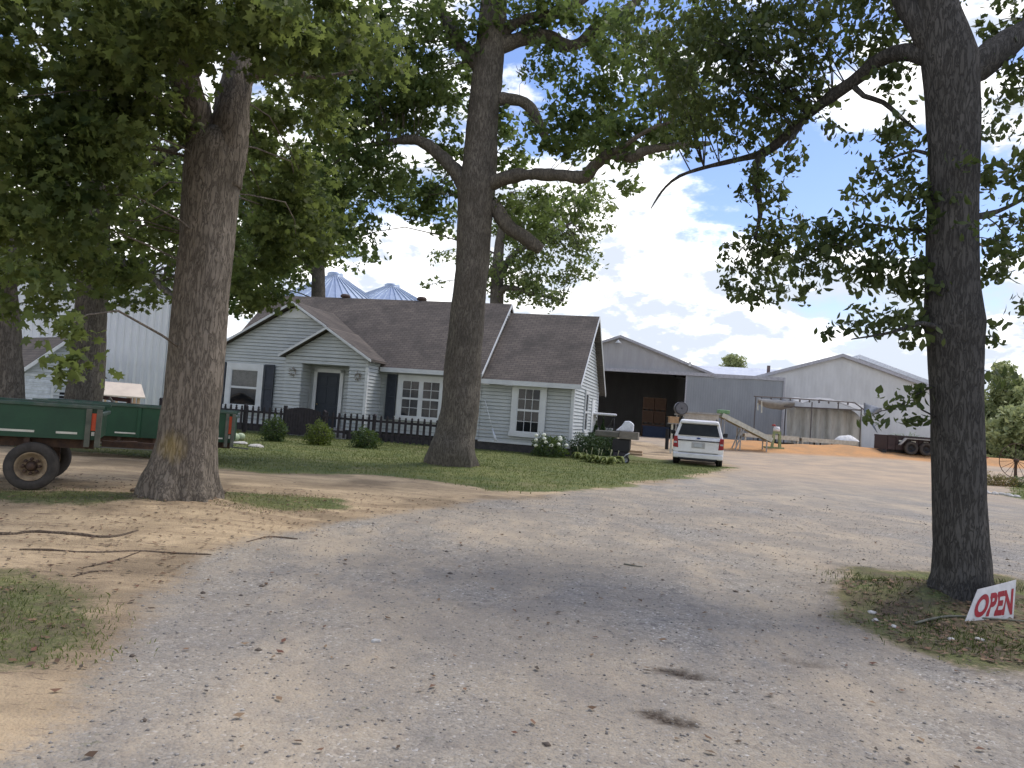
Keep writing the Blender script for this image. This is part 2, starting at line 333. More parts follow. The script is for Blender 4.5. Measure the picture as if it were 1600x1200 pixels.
    dirt = mix(rng(nz(1.6, 7, .65, mpd.outputs[0]), .36, .62), (.56, .43, .27), (.36, .27, .17)); dirt = mix(rng(nz(6, 8, .78, mpd.outputs[0]), .55, .64, 0, .9), dirt, (.15, .105, .075)); dirt = mix(rng(nz(90, 2), .6, .75, 0, .6), dirt, (.62, .5, .36))
    dirt = mix(rng(nz(.55, 4), .47, .62, 0, .7), dirt, (.17, .13, .085))
    dirt = mix(rng(nz(24, 6, .75, mpd.outputs[0]), .57, .64, 0, .8), dirt, (.13, .095, .07))
    grass = mix(rng(nz(1.1, 5), .35, .65), (.10, .13, .045), (.19, .20, .07)); grass = mix(rng(nz(3.3, 7, .7), .52, .66, 0, .6), grass, (.24, .21, .12)); grass = mix(rng(nz(14, 6, .7), .45, .7), grass, (.06, .075, .03)); grass = mix(rng(nz(.45, 4), .55, .7, 0, .6), grass, (.22, .19, .10))
    orange = mix(rng(nz(.9, 6), .4, .6), (.56, .30, .13), (.44, .26, .13)); orange = mix(rng(nz(9, 5), .5, .7, 0, .6), orange, (.38, .22, .12))
    brk = mth('ADD', mth('SUBTRACT', nz(2.6, 8, .75), .5), mth('MULTIPLY', mth('SUBTRACT', nz(26, 4, .7), .5), .7))
    def msk(nm, s=1.4): return mth('ADD', mth('MULTIPLY', mth('SUBTRACT', mth('ADD', at_(nm), mth('MULTIPLY', brk, s)), .5), 2.2), .5, True)
    c = mix(msk('drive', .9), dirt, gravel); c = mix(msk('orange', .6), c, orange); c = mix(msk('grass', 1.8), c, grass)
    c = mix(mth('MULTIPLY', at_('stain'), rng(nz(40, 3), .3, .6, .6, 1)), c, (.05, .036, .026))
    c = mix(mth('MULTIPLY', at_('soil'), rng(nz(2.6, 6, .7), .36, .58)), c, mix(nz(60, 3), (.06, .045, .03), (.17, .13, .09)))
    t.links.new(c, b.inputs['Base Color'])
    h = mth('ADD', mth('MULTIPLY', v1.outputs['Distance'], -.9), mth('MULTIPLY', nz(16, 6, .75), 1.8)); h = mth('ADD', h, mth('MULTIPLY', v2.outputs['Distance'], -.7))
    bp = t.nodes.new('ShaderNodeBump'); bp.inputs['Strength'].default_value = .6; bp.inputs['Distance'].default_value = .014; t.links.new(h, bp.inputs['Height']); t.links.new(bp.outputs[0], b.inputs['Normal'])
    return m
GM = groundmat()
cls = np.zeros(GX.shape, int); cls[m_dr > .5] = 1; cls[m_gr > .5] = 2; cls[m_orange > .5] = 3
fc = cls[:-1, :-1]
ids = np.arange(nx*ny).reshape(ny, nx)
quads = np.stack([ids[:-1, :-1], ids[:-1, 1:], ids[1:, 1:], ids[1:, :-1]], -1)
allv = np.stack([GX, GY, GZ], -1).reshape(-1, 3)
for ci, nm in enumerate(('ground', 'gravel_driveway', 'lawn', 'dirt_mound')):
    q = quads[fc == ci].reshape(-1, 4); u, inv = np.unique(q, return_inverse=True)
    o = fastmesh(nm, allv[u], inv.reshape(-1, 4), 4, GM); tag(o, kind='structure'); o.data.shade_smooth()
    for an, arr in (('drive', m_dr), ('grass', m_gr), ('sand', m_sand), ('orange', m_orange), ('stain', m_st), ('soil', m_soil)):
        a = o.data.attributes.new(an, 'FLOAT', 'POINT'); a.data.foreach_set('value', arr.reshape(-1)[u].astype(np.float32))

# ---- loose stones, leaves and grass (uncountable)
def scatter(n, xr, yr, poly=None, notin=None, pw=1.0):
    x = RNG.uniform(*xr, n); y = yr[0]+(yr[1]-yr[0])*RNG.uniform(0, 1, n)**pw
    k = np.ones(n, bool)
    if poly: k &= inpoly(x, y, poly)
    for p in notin or []: k &= ~inpoly(x, y, p)
    return x[k], y[k]
OV = np.array([(1, 0, 0), (-1, 0, 0), (0, 1, 0), (0, -1, 0), (0, 0, 1), (0, 0, -1)], float); OF = np.array([(0, 2, 4), (2, 1, 4), (1, 3, 4), (3, 0, 4), (2, 0, 5), (1, 2, 5), (3, 1, 5), (0, 3, 5)])
def stones(name, x, y, s0, s1, m):
    n = len(x); sz = RNG.uniform(0, 1, n)**3*(s1-s0)+s0; v = OV[None]*sz[:, None, None]*RNG.uniform(.6, 1.2, (n, 6, 1)); a = RNG.uniform(0, PI, n)
    c, s_ = np.cos(a)[:, None], np.sin(a)[:, None]; X = v[..., 0]*c-v[..., 1]*s_; Y = v[..., 0]*s_+v[..., 1]*c
    P = np.stack([X+x[:, None], Y+y[:, None], v[..., 2]*.6+(hgt(x, y)+sz*.15)[:, None]], -1).reshape(-1, 3)
    return fastmesh(name, P, (OF[None]+np.arange(n)[:, None, None]*6).reshape(-1, 3), 3, m)
def islandmat(name, cols, rough=.9):
    m = bpy.data.materials.new(name); m.use_nodes = True; t = m.node_tree; b = t.nodes['Principled BSDF']; b.inputs['Roughness'].default_value = rough
    g = t.nodes.new('ShaderNodeNewGeometry'); cr = t.nodes.new('ShaderNodeValToRGB'); cr.color_ramp.interpolation = 'LINEAR'
    e = cr.color_ramp.elements
    while len(e) < len(cols): e.new(.5)
    for i, c in enumerate(cols): e[i].position = i/(len(cols)-1); e[i].color = (*c, 1)
    t.links.new(g.outputs['Random Per Island'], cr.inputs[0]); t.links.new(cr.outputs[0], b.inputs['Base Color']); return m
x, y = scatter(60000, (-5, 12), (1.6, 17), DRIVE, [ISLE], 1.3)
tag(stones('gravel_stones', x, y,   .004, .015, islandmat('stone_mix', [(.13, .12, .11), (.22, .205, .185), (.30, .28, .25), (.28, .245, .20), (.36, .34, .31)])), kind='stuff')
def blades(name, x, y, h, w, m, lean=.5):
    n = len(x); z = hgt(x, y); a = RNG.uniform(0, 2*PI, n); hh = h*RNG.uniform(.45, 1.25, n); l = lean*hh*RNG.uniform(.2, 1.3, n); b = RNG.uniform(0, 2*PI, n)
    dx, dy = np.cos(a)*w/2, np.sin(a)*w/2; lx, ly = np.cos(b)*l, np.sin(b)*l
    P = np.stack([np.stack([x-dx, y-dy, z-.01], -1), np.stack([x+dx, y+dy, z-.01], -1), np.stack([x+dx*.6+lx*.4, y+dy*.6+ly*.4, z+hh*.6], -1), np.stack([x+lx, y+ly, z+hh], -1), np.stack([x-dx*.6+lx*.4, y-dy*.6+ly*.4, z+hh*.6], -1)], 1).reshape(-1, 3)
    f = np.arange(n*5).reshape(n, 5)
    return fastmesh(name, P, f, 5, m)
GRM = leafmat('grass_blade', (.09, .11, .04), (.20, .22, .075), .3, (.22, .27, .07))
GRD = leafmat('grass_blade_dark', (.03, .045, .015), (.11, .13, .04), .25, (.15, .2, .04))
def gmask(x, y, p):    # thin towards the edge of a patch
    d = pdist(x, y, p); k = RNG.uniform(0, 1, len(x)) < sst(-.25, .5, d+.25*fbm(x, y, 2.2, 8)); return x[k], y[k]
x, y = scatter(90000, (-24, 10), (14, 33)); x, y = gmask(x, y, LAWN)
tag(blades('lawn_grass', x, y, .042, .02, GRM), kind='stuff')
x, y = scatter(16000, (-5.5, -1.2), (3.2, 6.3)); x1, y1 = gmask(x, y, PATCHES[0]); x, y = scatter(26000, (-14, 2), (8.6, 12.5)); x2, y2 = gmask(x, y, PATCHES[1]); x3, y3 = gmask(x, y, PATCHES[2])
tag(blades('verge_grass', np.r_[x1, x2, x3], np.r_[y1, y2, y3], .03, .008, GRM, 1.1), kind='stuff')
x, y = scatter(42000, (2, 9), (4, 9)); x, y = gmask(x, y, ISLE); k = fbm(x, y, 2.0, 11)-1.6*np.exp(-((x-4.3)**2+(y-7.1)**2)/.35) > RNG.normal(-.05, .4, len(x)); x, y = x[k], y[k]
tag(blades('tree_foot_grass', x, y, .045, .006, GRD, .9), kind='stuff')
x, y = scatter(26000, (14, 34), (17, 44)); x, y = gmask(x, y, ISLE2)
tag(blades('field_grass', x, y, .09, .03, GRM), kind='stuff')
def litter(name, x, y, s, m):
    n = len(x); a = RNG.uniform(0, 2*PI, n); sz = s*RNG.uniform(.5, 1.3, n); z = hgt(x, y)+.008; P = []
    for k, (rx, ry) in enumerate(((1, 0), (.1, .55), (-1, 0), (-.1, -.5))):
        X = rx*sz; Y = ry*sz; P.append(np.stack([x+X*np.cos(a)-Y*np.sin(a), y+X*np.sin(a)+Y*np.cos(a), z+RNG.uniform(0, .5, n)*sz], -1))
    P = np.stack(P, 1).reshape(-1, 3); return fastmesh(name, P, np.arange(n*4).reshape(n, 4), 4, m)
x, y = scatter(2600, (-5, 12), (1.8, 20), DRIVE, [ISLE], 1.2); kq = fbm(x, y, .8, 31) > RNG.normal(.1, .5, len(x))
tag(stones('earth_clods', x[kq], y[kq], .008, .032, islandmat('clod_mix', [(.09, .07, .055), (.16, .13, .10), (.07, .06, .055), (.20, .17, .14)])), kind='stuff')
x1, y1 = scatter(5200, (-9, 3), (4, 13), None, [DRIVE]); x2, y2 = scatter(1100, (-4, 9), (2.2, 14)); x3, y3 = scatter(5200, (2.2, 7), (4.6, 8), ISLE)
tag(litter('fallen_leaves', np.r_[x1, x2, x3], np.r_[y1, y2, y3], .026, islandmat('leaf_litter', [(.06, .035, .02), (.14, .08, .04), (.05, .04, .03), (.24, .16, .09), (.12, .05, .03)])), kind='stuff')

# ------------------------------------------------------------ trees
BARK1 = barkmat('bark_grey_brown', (.25, .215, .175), (.145, .125, .10), (.08, .068, .055), 5)
BARK2 = barkmat('bark_grey', (.185, .165, .135), (.11, .098, .082), (.06, .053, .045), 5)
BARK3 = barkmat('bark_dark', (.10, .097, .09), (.06, .058, .055), (.034, .033, .031), 7)
def lichen(m, c, r):
    t = m.node_tree; b = t.nodes['Principled BSDF']; src = b.inputs['Base Color'].links[0].from_socket; tcn = t.nodes.new('ShaderNodeTexCoord')
    d = t.nodes.new('ShaderNodeVectorMath'); d.operation = 'DISTANCE'; d.inputs[1].default_value = c; t.links.new(tcn.outputs['Object'], d.inputs[0])
    n = t.nodes.new('ShaderNodeTexNoise'); n.inputs['Scale'].default_value = 14; n.inputs['Detail'].default_value = 5; ad = t.nodes.new('ShaderNodeMath'); ad.operation = 'MULTIPLY_ADD'; ad.inputs[1].default_value = .35
    t.links.new(n.outputs['Fac'], ad.inputs[0]); t.links.new(d.outputs['Value'], ad.inputs[2]); r_ = t.nodes.new('ShaderNodeMapRange'); r_.inputs['From Min'].default_value = r+.06; r_.inputs['From Max'].default_value = r+.24; r_.inputs['To Min'].default_value = .55; r_.inputs['To Max'].default_value = 0; t.links.new(ad.outputs[0], r_.inputs['Value'])
    x = t.nodes.new('ShaderNodeMix'); x.data_type = 'RGBA'; t.links.new(r_.outputs[0], x.inputs['Factor']); t.links.new(src, x.inputs[6]); x.inputs[7].default_value = (.30, .22, .07, 1); t.links.new(x.outputs[2], b.inputs['Base Color'])
LF1 = leafmat('leaf_maple', (.035, .06, .022), (.14, .17, .05), .5, (.26, .33, .08))
LF2 = leafmat('leaf_mid', (.038, .068, .025), (.16, .205, .065), .5, (.25, .34, .09))
LF3 = leafmat('leaf_oak', (.03, .05, .02), (.09, .115, .038), .36, (.16, .21, .05))
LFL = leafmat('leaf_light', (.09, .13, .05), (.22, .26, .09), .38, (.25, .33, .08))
MAPLE = np.array([(0, -.12), (.30, -.30), (.28, -.02), (.62, .05), (.42, .22), (.5, .52), (.2, .42), (0, .85), (-.2, .42), (-.5, .52), (-.42, .22), (-.62, .05), (-.28, -.02), (-.30, -.30)])*1.0
OVAL = np.array([(0, -.5), (.26, -.12), (.30, .2), (0, .6), (-.30, .2), (-.26, -.12)])
DIA = np.array([(0, -.5), (.36, .05), (0, .55), (-.36, .05)])
def leafmesh(name, C, size, shape, m, parent, droop=.4, rg=RNG):
    n = len(C); k = len(shape); sz = size*rg.uniform(.42, 1.3, n)
    nrm = rg.normal(0, 1, (n, 3)); nrm[:, 2] = np.abs(nrm[:, 2])*.8+.3; nrm /= np.linalg.norm(nrm, axis=1)[:, None]
    tip = rg.normal(0, 1, (n, 3)); tip[:, 2] -= droop*2.2; tip -= nrm*(tip*nrm).sum(1)[:, None]; tip /= np.linalg.norm(tip, axis=1)[:, None]+1e-9
    sx = np.cross(tip, nrm)*rg.uniform(.65, 1.15, n)[:, None]; fold = rg.uniform(.05, .8, n)[:, None, None]
    P = C[:, None]+(shape[None, :, :1]*sx[:, None]+shape[None, :, 1:]*tip[:, None]-fold*np.abs(shape[None, :, :1])*nrm[:, None]-.25*fold*(shape[None, :, 1:]**2)*nrm[:, None])*sz[:, None, None]
    return fastmesh(name, P.reshape(-1, 3), np.arange(n*k).reshape(n, k), k, m, parent)
def clumps(blobs, dens, cr, lpc, rg):
    """blobs: (centre, (rx,ry,rz), weight). Returns leaf positions and the twig clump centres."""
    cs = []; lf = []
    for c, r, w in blobs:
        n = max(2, int(dens*w*(r[0]*r[1]*r[2])**(2/3)*4))
        d = rg.normal(0, 1, (n, 3)); d /= np.linalg.norm(d, axis=1)[:, None]; q = rg.uniform(.15, 1, n)**.5*rg.uniform(.8, 1.12, n)
        cc = np.array(c)+d*q[:, None]*np.array(r); cs.append(cc)
        k = rg.poisson(lpc, n); idx = np.repeat(np.arange(n), k); e = rg.normal(0, 1, (len(idx), 3)); e *= (rg.uniform(0, 1, len(idx))**.5/np.linalg.norm(e, axis=1))[:, None]
        e[:, 2] *= .6; sc = cr*rg.uniform(.6, 1.4, n); lf.append(cc[idx]+e*sc[idx][:, None])
    return np.concatenate(lf), np.concatenate(cs)
def B(u, v, Y, ru, rv, rd=None, w=1.0):
    k = Y/F; return (tuple(at(u, v, Y)), (ru*k, rd if rd else (ru+rv)/2*k, rv*k), w)
def smooth_path(pts, rs, step=.25):
    P = [Vector(p) for p in pts]; out = []; ro = []; n = len(P)
    for i in range(n-1):
        p0 = P[max(i-1, 0)]; p1 = P[i]; p2 = P[i+1]; p3 = P[min(i+2, n-1)]; m = max(2, int((p2-p1).length/step))
        for j in range(m):
            t = j/m; out.append(.5*((2*p1)+(p2-p0)*t+(2*p0-5*p1+4*p2-p3)*t*t+(3*p1-p0-3*p2+p3)*t**3)); ro.append(rs[i]*(1-t)+rs[i+1]*t)
    out.append(P[-1]); ro.append(rs[-1]); return out, ro
def limb(name, pts, rs, m, parent, n=12, rough=.06, step=.2, flute=None):
    p, r = smooth_path(pts, rs, step); z0 = p[0].z
    def fn(i, an, q, rr, d):
        f = 1+rough*noise.noise(Vector((q.x*3, q.y*3, q.z*.9)))*2+rough*.9*noise.noise(Vector((q.x*11, q.y*11, q.z*2.5)))+rough*.5*noise.noise(Vector((q.x*25, q.y*25, q.z*6)))
        if flute:
            h = max(0, 1-(q.z-z0)/flute[1])**2; f += h*flute[0]*(max(0, math.sin(an*flute[2]+.8+math.sin(an*2)*.8))+.25*math.sin(an*(flute[2]*2+1)+1))
        return rr*f
    mb = MB(); mb.tube(p, r, n, True, fn); return mb.build(name, m, parent, True)
def twigs(name, cs, anchors, m, parent, rg, frac=.5, r=.012):
    """thin branches from each clump to the nearest limb point"""
    mb = MB(); A = np.array([tuple(a) for a in anchors]); k = rg.uniform(0, 1, len(cs)) < frac
    for c in cs[k]:
        d = np.linalg.norm((A-c)*np.array([1, 1, 1.3]), axis=1); j = int(d.argmin()); a = Vector(A[j]); c = Vector(c); l = (c-a).length
        if l > 5.5 or l < .2: continue
        md = (a+c)/2+Vector((rg.normal(0, .1*l), rg.normal(0, .1*l), .12*l)); mb.tube(smooth_path([a, md, c], [0]*3, l/4)[0], 0, 3, False)
        nn = len(mb.v)//3
        # taper
        cnt = len(smooth_path([a, md, c], [0]*3, l/4)[0]); pts = smooth_path([a, md, c], [0]*3, l/4)[0]
        mb.v = mb.v[:-cnt*3]; mb.f = mb.f[:-(cnt-1)*3]
        mb.tube(pts, [r*(1+l*.7)*(1-.8*i/(cnt-1))+.003 for i in range(cnt)], 4, False)
    return tag(mb.build(name, m, parent, True), kind='stuff')
def P_(lst, Y=None):
    return [at(*p) if len(p) == 3 else at(p[0], p[1], Y) for p in lst]
def rr(lst, Y): return [w/2*Y/F for w in lst]

def tree(name, base, label, trunk, limbs, blobs, bark, leaf, shape, lsize, dens, cr, lpc, seed, cat='tree', twf=.5, twr=.012, droop=.4, flute=None, n=36, rough=.05, group=None, yscale=None):
    rg = np.random.default_rng(seed); t = thing(name, base, label, cat, group=group); b = Vector(base)
    sh = lambda pts: [Vector(p)-b for p in pts]
    anch = []
    tp, tr_ = trunk; limb('trunk', sh(tp), tr_, bark, t, n, rough, .12, flute)
    anch += smooth_path(sh(tp), tr_, .5)[0][3:]
    for lp, lr in limbs:
        limb('limb', sh(lp), lr, bark, t, 14, .16, .1); anch += smooth_path(sh(lp), lr, .4)[0][1:]
    if blobs:
        C, cs = clumps(blobs, dens, cr, lpc, rg); leafmesh('crown', C-np.array(tuple(b)), lsize, shape, leaf, t, droop, rg)
        twigs('twigs', cs-np.array(tuple(b)), anch, bark, t, rg, twf, twr)
    return t
def gz(p): return Vector((p.x, p.y, hz(p.x, p.y)-.05))

# T1: big maple on the left
Y1 = 10.6; b1 = gz(gp(285, 785)); lichen(BARK1, at(268, 697, 10.2)-b1, .16)
tp = [b1-Vector((0,0,.3))]+P_([(283, 765), (288, 735), (294, 690), (300, 630), (306, 560), (315, 470), (324, 380), (330, 300), (336, 240), (340, 205)], Y1)
t1 = tree('maple_tree', b1, 'massive maple with flared fluted base left of the driveway in front of the green wagons', (tp, rr([118, 112, 98, 88, 84, 84, 82, 82, 84, 90, 60], Y1)),
    [(P_([(326, 290, 10.6), (312, 205, 10.45), (290, 130, 10.2), (255, 40, 9.8), (215, -60, 9.2)]), rr([60, 50, 42, 34, 22], Y1)),
     (P_([(346, 290, 10.6), (358, 205, 10.6), (374, 110, 10.7), (385, 30, 11), (395, -80, 11.5), (400, -220, 12)]), rr([62, 60, 52, 46, 38, 26], Y1)),
     (P_([(365, 130, 10.6), (430, 110, 10.6), (500, 120, 10.8), (560, 110, 11)]), rr([20, 14, 9, 5], Y1)),
     (P_([(385, 30, 11), (420, -140, 9.5), (480, -300, 8), (500, -480, 7)]), rr([34, 28, 20, 10], Y1)),
     (P_([(300, 110, 10.2), (260, -140, 8), (220, -420, 6.5)]), rr([30, 22, 10], Y1))],
    [B(100, 60, 8.5, 210, 110), B(330, 10, 8, 180, 62, None, 1.3), B(60, 200, 9, 150, 110), B(200, 150, 10, 110, 90), B(240, 50, 9, 120, 60, None, 1.1), B(500, 40, 9.5, 140, 80), B(420, 60, 9, 80, 60), B(470, 150, 12, 90, 70, None, .8), B(170, 240, 9, 70, 70), B(60, 330, 9, 110, 80), B(130, 400, 11, 100, 60, None, .9), B(40, 450, 10, 60, 60, None, .6), B(225, 340, 12.5, 60, 90, None, .8), B(430, 260, 13, 80, 90, None, .9), B(460, 340, 14, 90, 80, None, .8), B(410, 400, 14, 55, 60, None, .7), B(600, 90, 10.5, 60, 50, None, .5), B(95, 500, 7.2, 22, 22, .2, .09), B(116, 585, 7, 16, 24, .15, .10), B(60, 440, 8, 50, 18, .3, .35), B(200, 452, 12, 60, 26, None, .45), B(400, 455, 14, 60, 35, None, .7), B(455, 330, 13, 50, 70, None, .5),
     B(300, -180, 9.5, 350, 110, 2.0, .35), B(-100, 150, 9, 120, 250, 1.5, .6), B(480, -250, 12, 250, 110, 2.2, .3)],  # out-of-frame crown added for its shade, thinned to brighten the drive
    BARK1, LF1, MAPLE, .115, 19.0, .30, 32, 11, twf=.06, twr=.005, flute=(.34, 1.5, 8), n=64, rough=.035)
# moss stain patch & surface roots
ROOTM = barkmat('bark_root', (.20, .155, .115), (.13, .10, .075), (.08, .06, .045), 9)
def rootline(pts, r):
    p3 = [gp(u, v) for u, v in pts]; p, rs = smooth_path(p3, [r*(.5 if i in (0, len(p3)-1) else 1) for i in range(len(p3))], .07)
    p = [Vector((q.x, q.y, hz(q.x, q.y)+.25*r+.012*noise.noise(q*3))) for q in p]; mb = MB()
    mb.tube([q-b1 for q in p], rs, 7, True, lambda i, an, q, rr_, d: rr_*(1+.4*noise.noise(q*9))); mb.build('root', ROOTM, t1, True)
rootline([(-60, 832), (10, 838), (50, 834), (110, 838), (170, 842), (215, 833)], .02)
rootline([(30, 862), (80, 862), (150, 864), (215, 862), (270, 866), (330, 868)], .012)
rootline([(130, 888), (175, 878), (225, 861)], .010)
rootline([(115, 902), (140, 895), (175, 893)], .014)
rootline([(385, 848), (420, 840), (465, 842)], .012)
rootline([(205, 775), (225, 768), (245, 745)], .06); rootline([(350, 778), (335, 765), (320, 745)], .06)

# T2: tree at the centre
Y2 = 20.4; b2 = gz(gp(705, 730))
tp = [b2-Vector((0,0,.3))]+P_([(706, 712), (712, 680), (718, 640), (723, 590), (730, 500), (737, 420), (742, 350), (746, 290), (752, 220), (758, 150), (765, 80), (772, 0), (780, -90), (785, -200)], Y2)
tree('sweetgum_tree', b2, 'tall thick-trunked tree at the centre before the house roof with a blunt broken limb', (tp, rr([90, 76, 63, 60, 57, 54, 52, 54, 58, 50, 48, 46, 42, 34, 20], Y2)),
    [(P_([(742, 330), (722, 280), (700, 255), (675, 232), (648, 219), (610, 222), (560, 228)], Y2), rr([34, 26, 20, 18, 15, 10, 4], Y2)),
     (P_([(752, 295, 20.4), (790, 278, 20), (830, 272, 19.6), (880, 274, 19), (915, 276, 18.6), (930, 258, 18.4), (955, 240, 18), (985, 246, 17.6), (1010, 235, 17.3), (1050, 228, 17), (1110, 224, 16.5)]), rr([30, 24, 20, 19, 20, 19, 17, 15, 13, 11, 6], 18.5)),
     (P_([(950, 242, 18), (975, 228, 17.5), (1010, 205, 17), (1050, 190, 16.5)]), rr([10, 9, 7, 3], 18)),
     (P_([(765, 158), (800, 155), (825, 165), (840, 190), (852, 215)], Y2), rr([22, 18, 18, 17, 12], Y2)),
     (P_([(770, 75), (810, 62), (850, 55), (880, 70), (905, 68), (935, 42), (970, 22), (1005, -8)], Y2), rr([28, 25, 22, 22, 20, 20, 16, 12], Y2)),
     (P_([(762, 118), (720, 70), (690, 20), (650, -60)], Y2), rr([24, 20, 16, 10], Y2)),
     (P_([(765, 90), (800, 40), (870, 20), (910, 0), (960, -40)], Y2), rr([22, 18, 16, 13, 10], Y2)),
     (P_([(768, 318), (785, 342), (800, 358), (822, 372), (846, 390)], Y2), rr([26, 24, 22, 21, 19], Y2))],
    [B(640, 60, 20, 110, 90, None, .9), B(560, 150, 20, 120, 80), B(520, 90, 19, 90, 80, None, .8), B(640, 160, 21, 90, 70, None, .9), B(540, 260, 20, 110, 60, None, 1.1), B(500, 340, 21, 70, 70, None, .9), B(700, 250, 22, 50, 45, None, .7), B(650, 300, 22, 60, 45, None, .75), B(690, 330, 22, 45, 50, None, .6), B(570, 370, 21, 60, 40, None, .4), B(820, 20, 20, 110, 45, None, .9), B(860, 100, 20, 60, 30, None, .8), B(790, 230, 21, 50, 60, None, .8), B(880, 215, 19.5, 70, 45, None, 1), B(930, 170, 19, 70, 55, None, .9), B(980, 220, 18, 80, 40, None, 1), B(820, 330, 21, 70, 45, None, .8), B(880, 320, 20, 50, 25, None, .6), B(960, 280, 18, 45, 22, None, .4), B(980, 90, 18.5, 80, 60, None, .8), B(1050, 170, 17, 80, 60, None, 1), B(1060, 70, 17, 90, 60, None, .8), B(940, 40, 20, 60, 50, None, .6), B(730, 130, 22, 60, 60, None, .6),
     B(760, -130, 20, 300, 90, 3, .4)],
    BARK2, LF2, DIA, .19, 13, .40, 22, 22, twf=.14, twr=.006, flute=(.22, 1.2, 7), n=48, rough=.04)

